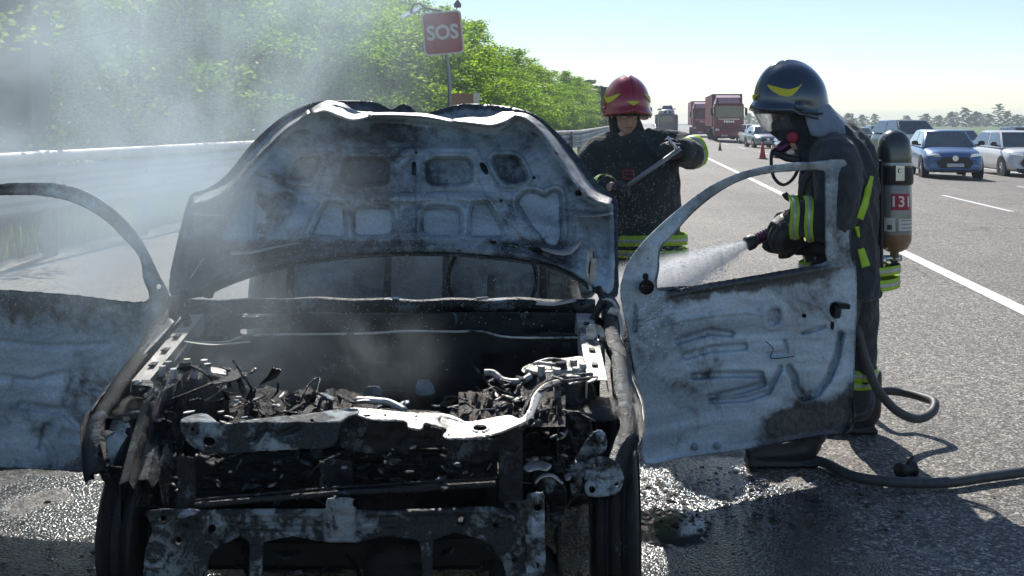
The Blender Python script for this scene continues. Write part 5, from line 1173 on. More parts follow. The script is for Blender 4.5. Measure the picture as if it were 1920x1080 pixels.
# more of the collapsed front: bent plates, brackets and pale shards added as glints, each its own part
def shard(name, x, y, d, w, h, mat, a_, seed):
    g = np.random.default_rng(seed); n = g.integers(4, 8); P = []; rot_ = g.normal() * .45
    for k in range(n):
        t_ = 2 * math.pi * k / n + g.uniform(-.3, .3); q = g.uniform(.55, 1.1); ca = math.cos(rot_); sa = math.sin(rot_); u_, v_ = math.cos(t_) * w * q * 1.3, math.sin(t_) * h * q * .7; P.append((x + u_ * ca - v_ * sa, y + u_ * sa + v_ * ca))
    kx, ky = g.uniform(-.002, .002), g.uniform(-.009, 0)
    hs_ = [ell(x + g.uniform(-.3, .3) * w, y + g.uniform(-.3, .3) * h, 3, 3)] if w > 16 and h > 10 else []
    sheet(name, np.array(P), lambda X, Y: d + kx * (X - x) + ky * (Y - y), mat, wk, holes=hs_, relief=crumple(.022, 16, int(seed) % 40 + 220), ash=lambda X, Y: a_ + .4 * (fbm(X, Y, 14, 230) - .5), step=2.2)
g = np.random.default_rng(404)
for (x0, x1, y0, y1, d0, d1, n, w, h) in ((375, 630, 855, 930, 2.82, 2.9, 16, 22, 14), (640, 930, 825, 905, 2.82, 2.88, 18, 24, 14), (985, 1060, 790, 900, 2.9, 3.1, 12, 14, 12), (440, 620, 740, 780, 2.95, 3.2, 12, 18, 8), (640, 980, 745, 780, 2.95, 3.2, 12, 18, 8), (200, 330, 760, 930, 3.0, 3.15, 12, 16, 16), (380, 480, 690, 740, 3.2, 3.5, 8, 20, 10), (900, 1100, 700, 740, 3.2, 3.45, 8, 18, 8), (1060, 1150, 800, 930, 2.95, 3.1, 7, 14, 14), (400, 930, 1020, 1075, 2.85, 3.1, 12, 26, 16)):
    for k in range(n):
        m_ = ['char', 'char', 'soot', 'bare', 'ash', 'residue'][g.integers(0, 6)]
        shard('bent_plate', g.uniform(x0, x1), g.uniform(y0, y1), g.uniform(d0, d1), w * g.uniform(.4, 1.1), h * g.uniform(.4, 1.1), M[m_], g.uniform(.0, .5), g.integers(1, 99999))
plates('pale_remnant', [([(782, 716), (792, 712), (806, 714), (813, 726), (812, 740), (782, 740)], 3.62, 0, 0, .004, .45, []), ([(684, 728), (712, 726), (713, 752), (686, 752)], 3.3, 0, 0, .004, .4, [])], M['ash'])
band('tank_lip', [(668, 750), (690, 747), (715, 750), (740, 758), (762, 768)], [5, 8, 7, 5, 3], lambda X, Y: 3.0 + 0 * X, M['bare'], wk, .06, .8, seed=31)
band('bay_edge', [(345, 640), (400, 646), (470, 640)], [3, 3, 2], lambda X, Y: 3.6 + 0 * X, M['bare'], wk, .04, .7, seed=32)
tubes('brake_pipe', [([(520, 720, 3.65), (640, 712, 3.6), (700, 730, 3.5), (760, 735, 3.5)], .004), ([(700, 680, 3.65), (780, 684, 3.65), (870, 676, 3.65)], .005), ([(560, 760, 3.0), (580, 720, 3.05), (600, 708, 3.1), (592, 740, 3.0)], .003), ([(870, 660, 3.66), (900, 700, 3.5), (930, 735, 3.3), (965, 752, 3.2)], .004)], M['char'])

for (x0, x1, y0, y1, d0, d1, n, w, h) in ((345, 470, 772, 800, 2.8, 2.86, 6, 12, 4), (440, 640, 735, 775, 2.95, 3.2, 12, 9, 4), (880, 1000, 740, 775, 2.95, 3.2, 9, 12, 6), (380, 480, 690, 712, 3.3, 3.5, 6, 16, 4), (270, 330, 890, 940, 2.9, 2.95, 7, 8, 3), (640, 940, 830, 900, 2.8, 2.84, 9, 7, 3), (360, 640, 860, 945, 2.78, 2.84, 9, 7, 3), (1000, 1120, 700, 720, 3.1, 3.3, 6, 12, 4), (990, 1060, 800, 900, 2.85, 2.95, 8, 8, 4), (240, 330, 700, 780, 3.1, 3.3, 8, 9, 5)):
    for k in range(n): shard('glint_shard', g.uniform(x0, x1), g.uniform(y0, y1), g.uniform(d0, d1), w * g.uniform(.5, 1.2), h * g.uniform(.5, 1.2), M['bare'], g.uniform(.5, .9), g.integers(1, 99999))  # pale bits added as glints, their brightness set by colour
# ---------------------------------------------------------------- people
def remesh(mb, vox, smooth_it=2):
    me = mb.mesh('tmp'); o = bpy.data.objects.new('tmp', me); COL.objects.link(o)
    m = o.modifiers.new('r', 'REMESH'); m.mode = 'VOXEL'; m.voxel_size = vox; m.use_smooth_shade = True
    if smooth_it:
        s_ = o.modifiers.new('s', 'SMOOTH'); s_.factor = .5; s_.iterations = smooth_it
    bpy.context.view_layer.update(); dg = bpy.context.evaluated_depsgraph_get()
    out = bpy.data.meshes.new_from_object(o.evaluated_get(dg)); bpy.data.objects.remove(o); return out
def folds(me, amp, sc_=7, seed=0.0, vert=.5):
    me.update(); nv = len(me.vertices); co = np.empty(nv * 3, np.float32); me.vertices.foreach_get('co', co); co = co.reshape(-1, 3)
    no = np.empty(nv * 3, np.float32); me.vertex_normals.foreach_get('vector', no); no = no.reshape(-1, 3)
    d = np.empty(nv)
    for i in range(nv):
        p = Vector((co[i, 0] * sc_, co[i, 1] * sc_, co[i, 2] * sc_ * vert + seed))
        w = mnoise.noise(p * .6); d[i] = (1 - abs(mnoise.noise(p + Vector((w, w, w)) * 1.4)) * 2.2) * .6 + .3 * mnoise.noise(p * 3)
    co += no * (d * amp)[:, None]; me.vertices.foreach_set('co', co.ravel()); me.update()
def put_me(name, me, mat, parent, smooth=True):
    me.materials.clear(); me.materials.append(mat); return link(name, me, None, parent, smooth)
def glove(mb, wrist, palm_dir, back, curl, s=1.0, spread=.018, grip=1.0, thumb=1):
    """One gloved hand: palm, four fingers of unequal length bent at their knuckles and a thumb from the side of the palm."""
    w = Vector(wrist); d = Vector(palm_dir).normalized(); b = Vector(back); b = (b - d * b.dot(d)).normalized(); sd = d.cross(b)
    mb.tube([w - d * .03, w + d * .02, w + d * .06 * s, w + d * .10 * s], [(.034 * s, .027 * s), (.038 * s, .026 * s), (.047 * s, .024 * s), (.046 * s, .02 * s)], 12, up=tuple(b))
    for k, L in enumerate((.075, .085, .080, .062)):
        p = w + d * (.095 - .006 * abs(k - 1.4)) * s + sd * (k - 1.5) * .024 * s; v = d.copy(); pts = [p - d * .03, p]
        for j, f in enumerate((.42, .33, .28)):
            v = (Matrix.Rotation(-curl * (1 + .05 * k) * (.9 if j == 0 else 1.1), 3, sd) @ v).normalized(); p = p + v * L * f * s * 1.15; pts.append(p)
        mb.tube(pts, [.0135 * s, .0135 * s, .0128 * s, .0120 * s, .0095 * s], 8, smooth_path=2)
    p = w + d * .03 * s - sd * .035 * s * thumb; v = (d * .6 - sd * .75 * thumb - b * .3 * grip).normalized(); pts = [w + d * .01 - sd * .01 * thumb, p]
    for f in (.036, .03): p = p + v * f * s; pts.append(p); v = (v + d * .5 - b * .7 * grip + sd * .3 * thumb).normalized()
    mb.tube(pts, [.018 * s, .0165 * s, .0145 * s, .011 * s], 8, smooth_path=2)
def helmet(root, c, yaw, tiltv, mat, sz=1.0, visor=False, chev=2):
    """Firefighter helmet: ridged shell, brim with neck flare, side discs, chevrons."""
    Rm = Matrix.Rotation(yaw, 3, 'Z') @ Matrix.Rotation(tiltv, 3, 'X'); c = Vector(c)       # local: faces -Y
    mb = MB(); A, B = 40, 22; P = np.zeros((B, A + 1, 3))
    for j in range(B):
        v = j / (B - 1)
        for i in range(A + 1):
            th = 2 * math.pi * i / A; fx, fy = math.sin(th), -math.cos(th)      # th=0 front
            front = max(0, -fy * 1.0 if False else math.cos(th))
            back_ = max(0, -math.cos(th)); side = abs(fx)
            ph = v * (math.pi * .5 + .62 * back_ ** .8 + .42 * side ** 2 * (1 if fy > -.2 else .6) + .03)
            r = math.sin(min(ph, math.pi * .5)) if ph < math.pi * .5 else 1 - .10 * (ph - math.pi / 2) + .06 * back_ * (ph - math.pi / 2)
            rx, ry, rz = .128, .158, .165
            rz_ = math.cos(ph)
            ridge = .010 * math.exp(-(fx * r / .16) ** 2) * (1 if ph < 1.9 else .4)
            flare = .012 * ss(.86, 1.0, np.array(v)) * (1 + 1.3 * front)
            x = fx * (rx * r + flare + ridge * 0); y = fy * (ry * r + flare); z = rz * rz_ + ridge
            P[j, i] = c + (Rm @ Vector((x, y, z))) * sz
    mb.grid(P); h = mb.build('helmet', mat, root, True); md = h.modifiers.new('t', 'SOLIDIFY'); md.thickness = .005; md.offset = -1
    def on(th, ph, off=.004):
        r = math.sin(min(ph, 1.57)); return c + (Rm @ Vector((math.sin(th) * (.128 * r + off), -math.cos(th) * (.158 * r + off), .165 * math.cos(ph) + off * .5))) * sz
    for s in (-1, 1):                                   # forked chevrons on the sides
        mb = MB(); N = 10; P = np.zeros((N, 3, 3))
        for k in range(N):
            u = k / (N - 1); th = s * (.62 + u * 1.05); ph = 1.02 + .36 * math.sin(u * math.pi * .62) - .42 * max(0, u - .62)
            w = .10 * math.sin(min(1, u * 1.08 + .02) * math.pi) ** .8 + .008
            for q in range(3): P[k, q] = on(th, ph + (q - 1) * w, .0075)
        mb.grid(P); mb.build('chevron', M['yellow'], h, True)
        mb = MB(); mb.lathe([(.0, .012), (.022, .010), (.026, 0)], on(s * 1.45, 1.75, .004), tuple(Rm @ Vector((s, 0, 0))), 14); mb.build('visor_disc', mat, h, True)
    mb = MB(); mb.grid(np.array([[on(.30 * (u - .5) * 2, 1.24 + .16 * v * (1 - 2 * abs(u - .5)) , .012 - .003 * abs(u - .5)) for v in (0, .5, 1)] for u in np.linspace(0, 1, 9)])); mb.build('front_crest', M['yellow'], h, True)
    mb = MB(); mb.tube([c + (Rm @ Vector((math.sin(t_) * .135, -math.cos(t_) * .165, -.02 - .075 * (1 - math.cos(t_)) / 2 * 1.1)) * sz) for t_ in np.linspace(-2.6, 2.6, 30)], .0055, 6); mb.build('helmet_edge', M['rubber'], h, True)
    if visor:
        mb = MB(); mb.grid(np.array([[c + (Rm @ Vector((math.sin(t_) * (.135 - .02 * v), -math.cos(t_) * (.178 - .03 * v), -.01 - .10 * v)) * sz) for t_ in np.linspace(-1.15, 1.15, 14)] for v in np.linspace(0, 1, 6)])); mb.build('visor', M['visor'], h, True)
    return h
def head(root, c, yaw, tiltv, mat):
    """Head and neck with brow, eyes, nose, mouth, chin and ears; local frame faces -Y."""
    Rm = Matrix.Rotation(yaw, 3, 'Z') @ Matrix.Rotation(tiltv, 3, 'X'); c = Vector(c); T = lambda x, y, z: c + Rm @ Vector((x, y, z))
    mb = MB()
    def b(p, r, n=14, m=10): mb.ball((0, 0, 0), 1, n, m) ; k = n * (m + 1); mb.v[-k:] = [tuple(T(p[0] + x * r[0], p[1] + y * r[1], p[2] + z * r[2])) for x, y, z in mb.v[-k:]]
    b((0, .01, .03), (.078, .097, .105)); b((0, -.035, -.045), (.058, .055, .065)); b((0, -.062, -.088), (.030, .025, .022)); b((0, -.078, .012), (.052, .02, .014))
    b((0, -.100, -.018), (.011, .018, .026)); b((0, -.108, -.035), (.016, .012, .009)); b((.032, -.072, -.03), (.022, .018, .02)); b((-.032, -.072, -.03), (.022, .018, .02))
    b((0, -.088, -.058), (.024, .010, .005)); b((0, -.086, -.068), (.020, .010, .006)); b((.08, .01, -.01), (.01, .02, .032)); b((-.08, .01, -.01), (.01, .02, .032))
    mb.tube([T(0, .03, -.03), T(0, .03, -.10), c + Vector((0, 0, -.19))], [.055, .054, .062], 14)
    return mb, Rm, T

# ===== firefighter with the red helmet, working behind the bonnet =====
dA = 6.3; A = lambda x, y, dz=0.0: W(x, y, dA + dz)
pa = empty('person', (A(1190, 700).x, dA, 0), 'firefighter in a red helmet and dark coat bending over the wreck with a metal bar', 'person')
hb, Rm, T = head(pa, A(1174, 212, -.04), .12, .26, M['skin'])
# one continuous body under the clothes
base = A(1192, 700); base.z = 0
hb.tube([A(1180, 262, .0), A(1188, 300), A(1196, 380), A(1200, 450), A(1200, 490)], [(.09, .07), (.19, .11), (.17, .11), (.18, .12), (.16, .12)], 16, smooth_path=3, up=(0, -1, 0))
for hx, kx in ((1178, 1172), (1222, 1228)):
    hb.tube([A(hx, 480), A(kx, 590, -.03), (A(kx, 690).x, dA + .02, .09)], [.088, .062, .045], 12, smooth_path=3); hb.tube([(A(kx, 690).x, dA + .06, .05), (A(kx, 690).x, dA - .16, .035)], [(.045, .035), (.04, .025)], 10)
SHL, ELL, HAL = A(1120, 290, -.02), A(1092, 372, -.12), A(1150, 350, -.40)
SHR, ELR, HAR = A(1235, 278, .0), A(1298, 288, -.12), A(1262, 284, -.34)
hb.tube([A(1150, 285), SHL, ELL, HAL], [.06, .055, .042, .03], 12, smooth_path=3); hb.tube([A(1215, 275), SHR, ELR, HAR], [.06, .055, .042, .03], 12, smooth_path=3)
put_me('body', remesh(hb, .0075, 1), M['skin'], pa)
mb = MB()
for s in (-1, 1):
    mb.ball(T(s * .031, -.082, .0), (.011, .008, .006), 10, 6)
mb.build('eye', M['white_paint'], pa, True)
mb = MB(); mb.tube([T(x, -.098 + abs(x) * .25, .016 - abs(abs(x) - .03) * .3) for x in (-.048, -.03, -.012)], .004, 5); mb.tube([T(x, -.098 + abs(x) * .25, .016 - abs(abs(x) - .03) * .3) for x in (.012, .03, .048)], .004, 5); mb.build('eyebrow', M['rubber'], pa, True)
mb = MB(); mb.tube([T(x, -.097 + 6 * x * x, -.0625) for x in np.linspace(-.02, .02, 7)], .0018, 5); mb.build('mouth_line', M['label_red'], pa, True)
helmet(pa, T(0, .0, .048), .12, .24, M['helmet_red'], 1.03)
mb = MB(); mb.tube([T(0, .03, .02), T(0, .035, -.06), A(1178, 252, .03), A(1180, 270, .03)], [(.088, .07), (.092, .075), (.10, .09), (.14, .11)], 16, smooth_path=3, up=(0, -1, 0)); hd = remesh(mb, .009, 2); folds(hd, .006, 14); put_me('neck_guard', hd, M['coat'], pa)
mb = MB()
mb.tube([A(1180, 258, .01), A(1183, 272, .0), A(1186, 300, 0), A(1188, 350, -.02), A(1196, 410, 0), A(1205, 455, 0), A(1210, 478, 0)], [(.10, .09), (.19, .12), (.262, .16), (.262, .18), (.250, .18), (.235, .17), (.232, .17)], 22, smooth_path=4, up=(0, -1, 0))
mb.tube([A(1165, 280), SHL, A(1100, 330, -.05), ELL, A(1118, 364, -.26), HAL + Vector((-.02, .03, 0))], [.10, .098, .088, .078, .068, .062], 14, smooth_path=3)
mb.tube([A(1205, 272), SHR, A(1268, 275, -.04), ELR, A(1290, 288, -.22), HAR + Vector((.03, .04, 0))], [.10, .098, .092, .082, .074, .066], 14, smooth_path=3)
mb.tube([A(1150, 262, .02), A(1182, 268, -.06), A(1212, 262, .02)], [.035, .03, .035], 8, smooth_path=3)
ct = remesh(mb, .010, 3); folds(ct, .024, 6.0, 3.0, .5); put_me('coat', ct, M['coat_olive'], pa)
def ring(name, c, axis, ra, rb, w, mat, parent, up=(0, -1, 0), n=28, wob=.004, seed=0):
    """A sewn tape round a sleeve, hem or leg."""
    ax = Vector(axis).normalized(); mb = MB(); c = Vector(c); u = Vector(up); u = (u - ax * u.dot(ax)).normalized(); v = ax.cross(u)
    P = np.zeros((n + 1, 5, 3))
    for i in range(n + 1):
        a = 2 * math.pi * i / n
        for j in range(5):
            q = 1 + wob * 6 * math.sin(a * 5 + seed) ; k = (j / 4 - .5)
            P[i, j] = c + u * (math.cos(a) * rb * q) + v * (math.sin(a) * ra * q) + ax * (k * w + wob * math.sin(a * 3 + seed))
    mb.grid(P); o = mb.build(name, mat, parent, True); o.modifiers.new('t', 'SOLIDIFY').thickness = .003; return o
def tape(c, axis, ra, rb, parent, w=.05, gap=.0, up=(0, -1, 0), seed=0, stripe=.016):
    ring('reflective_tape', c, axis, ra, rb, w, M['hivis'], parent, up, seed=seed); ring('silver_stripe', c, axis, ra + .003, rb + .003, stripe, M['silver_band'], parent, up, seed=seed)
tape(A(1207, 446), (0, 0, 1), .250, .187, pa, .062, seed=1); tape(A(1210, 471), (0, 0, 1), .248, .187, pa, .045, seed=2)
v = (HAR - ELR).normalized(); tape(A(1298, 285, -.14), (-.55, -.35, -.2), .092, .092, pa, .075, seed=3, stripe=.02)
tape(HAL + Vector((-.045, .06, -.01)), (HAL - ELL), .072, .072, pa, .05, seed=4)
# trousers and boots
mb = MB()
for hx, kx in ((1180, 1174), (1224, 1230)):
    mb.tube([A(hx, 455), A(hx, 510), A(kx, 590, -.03), A(kx, 660), (A(kx, 690).x, dA + .02, .12)], [.12, .118, .10, .085, .08], 14, smooth_path=3)
tr = remesh(mb, .012, 2); folds(tr, .012, 7, 8.0); put_me('trousers', tr, M['coat'], pa)
for kx in (1174, 1230):
    x = A(kx, 690).x; tape((x, dA + .005, .40), (0, 0, 1), .105, .105, pa, .05, seed=kx)
    mb = MB(); mb.tube([(x, dA + .05, .28), (x, dA + .05, .1), (x, dA + .03, .06), (x, dA - .12, .05), (x, dA - .21, .045)], [.06, .055, .055, (.05, .045), (.035, .03)], 12, smooth_path=3); mb.box((x, dA - .07, .015), (.10, .30, .03), None, .01); bo = remesh(mb, .008, 1); put_me('boot', bo, M['rubber'], pa)
mb = MB(); g = A(1171, 324); mb.box((g.x, dA - .215, g.z), (.070, .008, .056), None, .002); o = mb.build('chest_badge', M['label_red'], pa)
mb = MB(); mb.box((g.x, dA - .2205, g.z), (.054, .006, .040), None, .002); mb.build('badge_field', M['coat'], o)
mb = MB(); mb.box((g.x, dA - .2245, g.z + .002), (.046, .004, .007), None, .001); mb.build('badge_line', M['label_red'], o)
b0, b1 = A(1180, 346, -.46), A(1262, 288, -.42); bv = (b1 - b0).normalized()
mb = MB(); glove(mb, HAL + Vector((-.05, .05, -.01)), (.8, -.35, .1), (-.1, -.5, .9), .75, 1.05, thumb=1); gm = remesh(mb, .005, 2); put_me('glove', gm, M['glove'], pa)
mb = MB(); glove(mb, HAR + Vector((.07, .03, .01)), (-.9, -.3, -.05), (.1, -.8, .5), .8, 1.15, thumb=-1); gm = remesh(mb, .005, 2); put_me('glove', gm, M['glove'], pa)
# the bar
bar = empty('metal_bar', tuple(b0), 'grey steel bar held diagonally in both hands by the red-helmeted firefighter', 'tool')
mb = MB(); mb.tube([b0 - bv * .01, b1 + bv * .05], .0125, 10); mb.build('shaft', M['galv'], bar, True)
mb = MB(); mb.tube([A(1252, 256, -.44), A(1258, 268, -.44), A(1270, 280, -.42)], [.006, .010, .012], 8); mb.build('hooked_end', M['chrome'], bar, True)

# ===== firefighter with breathing apparatus and hose, behind the open door =====
dB = 4.95; B = lambda x, y, dz=0.0: W(x, y, dB + dz)
pb = empty('person', (B(1575, 700).x, dB, 0), 'firefighter in a black helmet and breathing mask spraying water from behind the open door', 'person')
YB = -1.45                                           # faces the left of the picture
hb, Rm, T = head(pb, B(1487, 203, 0), YB, .28, M['skin'])
hb.tube([B(1538, 262), B(1562, 300), B(1572, 380), B(1570, 450), B(1572, 520)], [(.07, .07), (.16, .10), (.15, .10), (.15, .11), (.15, .11)], 16, smooth_path=3, up=(-1, 0, 0))
FN = Vector((1.235, 4.66, .0)); FF = Vector((1.665, 5.16, .0))
hb.tube([B(1560, 520, -.08), B(1530, 680, -.2), FN + Vector((.03, 0, .10))], [.09, .062, .045], 12, smooth_path=3); hb.tube([FN + Vector((.05, 0, .05)), FN + Vector((-.16, 0, .035))], [(.045, .035), (.04, .025)], 10)
hb.tube([B(1590, 520, .08), B(1602, 680, .12), FF + Vector((0, 0, .10))], [.09, .062, .045], 12, smooth_path=3); hb.tube([FF + Vector((.05, 0, .05)), FF + Vector((-.16, 0, .035))], [(.045, .035), (.04, .025)], 10)
SN, EN, HN = B(1568, 300, -.20), B(1562, 408, -.27), B(1468, 405, -.20)
SF, EF, HF_ = B(1560, 295, .18), B(1530, 400, .16), B(1462, 452, -.08)
hb.tube([B(1562, 300, -.05), SN, EN, HN], [.06, .055, .042, .03], 12, smooth_path=3); hb.tube([B(1560, 300, .05), SF, EF, HF_], [.06, .055, .042, .03], 12, smooth_path=3)
put_me('body', remesh(hb, .0075, 1), M['skin'], pb)
hm = helmet(pb, T(0, .0, .04), YB, .22, M['helmet_dark'], 1.05, visor=True)
# flash hood over head and neck, silver neck cover
mb = MB(); mb.ball(T(0, .008, .0), (.098, .098, .125), 18, 12); mb.tube([T(0, .02, -.02), B(1512, 240, .0), B(1535, 268)], [(.088, .085), (.095, .09), (.12, .12)], 16, smooth_path=3, up=(-1, 0, 0)); mb.ball(T(0, -.05, -.085), (.072, .075, .065), 14, 10); fh = remesh(mb, .009, 2); folds(fh, .006, 12, 2.0); put_me('flash_hood', fh, M['coat'], pb)
mb = MB(); P = np.zeros((20, 10, 3))
for i in range(20):
    a = math.pi * (-.62 + 1.24 * i / 19)           # from the near cheek round the nape to the far cheek
    for j in range(10):
        v = j / 9; c_ = B(1508 + 26 * v, 196 + 58 * v); r = .108 + .050 * v + .010 * math.sin(a * 7 + v * 5) * v
        P[i, j] = c_ + Vector((math.cos(a) * r * (1.05 + .25 * v), math.sin(a) * r, .012 * math.sin(a * 5) * v))
mb.grid(P); nk = mb.build('neck_cover', M['silver_cloth'], pb, True); nk.modifiers.new('t', 'SOLIDIFY').thickness = .004
# coat
mb = MB()
mb.tube([B(1532, 250), B(1545, 268), B(1566, 298), B(1572, 350), B(1572, 410), B(1573, 460), B(1580, 510), B(1582, 548)], [(.10, .10), (.15, .15), (.235, .165), (.240, .165), (.225, .158), (.215, .155), (.215, .155), (.218, .155)], 22, smooth_path=4, up=(-1, 0, 0))
mb.tube([B(1568, 290, -.05), SN, B(1572, 350, -.26), EN, B(1520, 412, -.26), B(1488, 408, -.23)], [.10, .10, .095, .088, .078, .072], 14, smooth_path=3)
mb.tube([B(1560, 290, .05), SF, B(1545, 350, .2), EF, B(1500, 435, .06), B(1480, 446, -.03)], [.10, .10, .095, .088, .075, .068], 14, smooth_path=3)
mb.tube([B(1512, 262, -.09), B(1500, 272, 0), B(1512, 262, .09)], [.03, .03, .03], 8, smooth_path=3)
ct = remesh(mb, .010, 3); folds(ct, .024, 6.0, 13.0, .55); put_me('coat', ct, M['coat'], pb)
tape(B(1588, 524), (.03, 0, 1), .176, .232, pb, .05, up=(-1, 0, 0), seed=5); tape(B(1590, 500), (.03, 0, 1), .172, .228, pb, .04, up=(-1, 0, 0), seed=6)
ax = B(1488, 408, -.23) - EN
tape(B(1516, 411, -.257), ax, .099, .099, pb, .036, seed=7, up=(0, 0, 1), stripe=.012); tape(B(1489, 408, -.232), ax, .094, .094, pb, .040, seed=8, up=(0, 0, 1), stripe=.012)
tape(B(1498, 436, .05), B(1480, 446, -.03) - EF, .090, .090, pb, .04, seed=9, up=(0, 0, 1), stripe=.012)
# yellow side tapes on the back of the coat
def strap(name, pts, w, mat, parent, nrm):
    L = [Vector(p) for p in pts]; P = np.zeros((len(L), 3, 3)); n = Vector(nrm)
    for i, p in enumerate(L):
        t_ = (L[min(i + 1, len(L) - 1)] - L[max(i - 1, 0)]).normalized(); s = t_.cross(n).normalized()
        for j in range(3): P[i, j] = p + s * (j - 1) * w / 2
    mb = MB(); mb.grid(P); o = mb.build(name, mat, parent, True); o.modifiers.new('t', 'SOLIDIFY').thickness = .004; return o
from mathutils.bvhtree import BVHTree
bvh = BVHTree.FromPolygons([v.co[:] for v in ct.vertices], [p.vertices[:] for p in ct.polygons])
def on_coat(px, py):
    o = Vector((0, 0, H)); d_ = (W(px, py, 5) - o).normalized(); h_ = bvh.ray_cast(o, d_)
    return (h_[0] + h_[1] * .006, h_[1]) if h_[0] is not None else (B(px, py, -.15), Vector((0, -1, 0)))
def coat_tape(L, w, nm='back_tape'):
    L = smooth_poly(L, 5, False); P = []
    for i, (x, y) in enumerate(L):
        t_ = L[min(i + 1, len(L) - 1)] - L[max(i - 1, 0)]; t_ = t_ / np.hypot(*t_); ww = np.interp(i / (len(L) - 1), np.linspace(0, 1, len(w)), w)
        P.append([tuple(on_coat(x - t_[1] * ww * q, y + t_[0] * ww * q)[0]) for q in (-.5, 0, .5)])
    mb = MB(); mb.grid(np.array(P)); o = mb.build(nm, M['hivis'], pb, True); md = o.modifiers.new('t', 'SOLIDIFY'); md.thickness = .005; md.offset = 0; return o
coat_tape([(1632, 330), (1627, 352), (1620, 380), (1611, 410)], [6, 10, 13, 14])
coat_tape([(1605, 424), (1607, 434), (1609, 444)], [9, 7, 4])
coat_tape([(1612, 466), (1617, 484), (1622, 500)], [12, 14, 16])
# trousers, boots
mb = MB()
mb.tube([B(1568, 500, -.06), B(1560, 560, -.09), B(1540, 680, -.2), B(1532, 760, -.24), FN + Vector((.04, .0, .14))], [.13, .125, .105, .092, .085], 14, smooth_path=3)
mb.tube([B(1592, 500, .06), B(1596, 560, .08), B(1601, 680, .12), B(1602, 750, .16), FF + Vector((.0, 0, .14))], [.13, .125, .10, .088, .082], 14, smooth_path=3)
tr = remesh(mb, .012, 2); folds(tr, .012, 7, 18.0); put_me('trousers', tr, M['coat'], pb)
tape(B(1602, 696, .13), (0, 0, 1), .102, .102, pb, .05, seed=10); tape(B(1602, 713, .135), (0, 0, 1), .101, .101, pb, .04, seed=11, stripe=.012)
for Fp in (FN, FF):
    mb = MB(); mb.tube([Fp + Vector((.06, 0, .30)), Fp + Vector((.06, 0, .12)), Fp + Vector((.03, 0, .075)), Fp + Vector((-.12, 0, .055)), Fp + Vector((-.21, 0, .045))], [.062, .06, .06, (.052, .048), (.036, .03)], 12, smooth_path=3); mb.box(Fp + Vector((-.06, 0, .014)), (.31, .105, .028), None, .01); bo = remesh(mb, .008, 1); put_me('boot', bo, M['rubber'], pb)
# gloves around the branch pipe
mb = MB(); glove(mb, B(1500, 400, -.22), (-.85, -.1, -.55), (-.6, -.5, .6), .55, 1.25, thumb=-1); put_me('glove', remesh(mb, .005, 2), M['glove'], pb)
mb = MB(); glove(mb, B(1505, 446, -.10), (-.9, -.25, -.1), (-.2, -.9, -.3), .75, 1.3, thumb=1); put_me('glove', remesh(mb, .005, 2), M['glove'], pb)

# ---- breathing apparatus (worn, so a thing of its own)
ba = empty('breathing_apparatus', tuple(B(1672, 460)), 'grey air cylinder numbered 131 with face mask, harness and air line on the firefighter back', 'breathing apparatus')
cz = B(1674, 380).z; cx_ = B(1674, 380).x; cr_ = .0765; cyb = dB - .02
z_of = lambda py: B(0, py).z
mb = MB(); mb.lathe([(cr_, z_of(437)), (cr_, z_of(346)), (cr_ * .99, z_of(345))], (cx_, cyb, 0), n=36); cyo = mb.build('cylinder', M['cyl_grey'], ba, True)
mb = MB(); mb.lathe([(.0, z_of(243)), (cr_ * .3, z_of(244)), (cr_ * .65, z_of(250)), (cr_ * .9, z_of(262)), (cr_ * .99, z_of(280)), (cr_, z_of(300)), (cr_, z_of(346))], (cx_, cyb, 0), n=36); mb.build('cylinder_dome', M['cyl_dark'], cyo, True)
mb = MB(); mb.lathe([(cr_, z_of(437)), (cr_ * .98, z_of(450)), (cr_ * .8, z_of(463)), (cr_ * .45, z_of(470)), (.02, z_of(472)), (.02, z_of(482)), (0, z_of(482))], (cx_, cyb, 0), n=36); mb.build('cylinder_base', M['ochre'], cyo, True)
mb = MB(); mb.lathe([(cr_ + .003, z_of(304)), (cr_ + .004, z_of(309))], (cx_, cyb, 0), n=36); mb.build('collar_band', M['silver_band'], cyo, True)
mb = MB(); mb.lathe([(cr_ + .004, z_of(313)), (cr_ + .007, z_of(320)), (cr_ + .007, z_of(340)), (cr_ + .004, z_of(344))], (cx_, cyb, 0), n=36); sp = mb.build('cylinder_strap', M['rubber'], ba, True)
mb = MB(); mb.box((cx_ - .008, cyb - cr_ - .012, z_of(322)), (.045, .012, .075), None, .004); mb.box((cx_ - .008, cyb - cr_ - .018, z_of(318)), (.02, .01, .02), None, .004); mb.build('strap_buckle', M['chrome'], sp)
def wrap(me, px_, py_, off):
    """bend a flat mesh (x right, y up) round the cylinder, centred on picture point px_, py_"""
    a0 = (px_ - 1674) * dB / F / cr_
    for v in me.vertices:
        a = a0 + v.co.x / cr_; r = cr_ + off + v.co.z; z = z_of(py_) + v.co.y
        v.co = (cx_ + math.sin(a) * r, cyb - math.cos(a) * r, z)
    me.update(); return me
def patch(w, h, px_, py_, off, mat, nm, n=10):
    mb = MB(); mb.grid(np.array([[(x, y, 0) for y in (-h / 2, 0, h / 2)] for x in np.linspace(-w / 2, w / 2, n)])); me = wrap(mb.mesh(nm), px_, py_, off); me.materials.append(mat); return link(nm, me, None, cyo)
patch(.092, .075, 1676, 376, .0012, M['label_red'], 'number_label')
me = text_mesh('131', .068, .0006, .0012, 1.0); bm = bmesh.new(); bm.from_mesh(me); bmesh.ops.triangulate(bm, faces=bm.faces); bm.to_mesh(me); bm.free(); me = wrap(me, 1676, 376, .0028); me.materials.append(M['white_paint']); link('number', me, None, cyo)
patch(.050, .062, 1655, 418, .0012, M['label_white'], 'sticker'); patch(.085, .055, 1688, 418, .0012, M['label_white'], 'sticker')
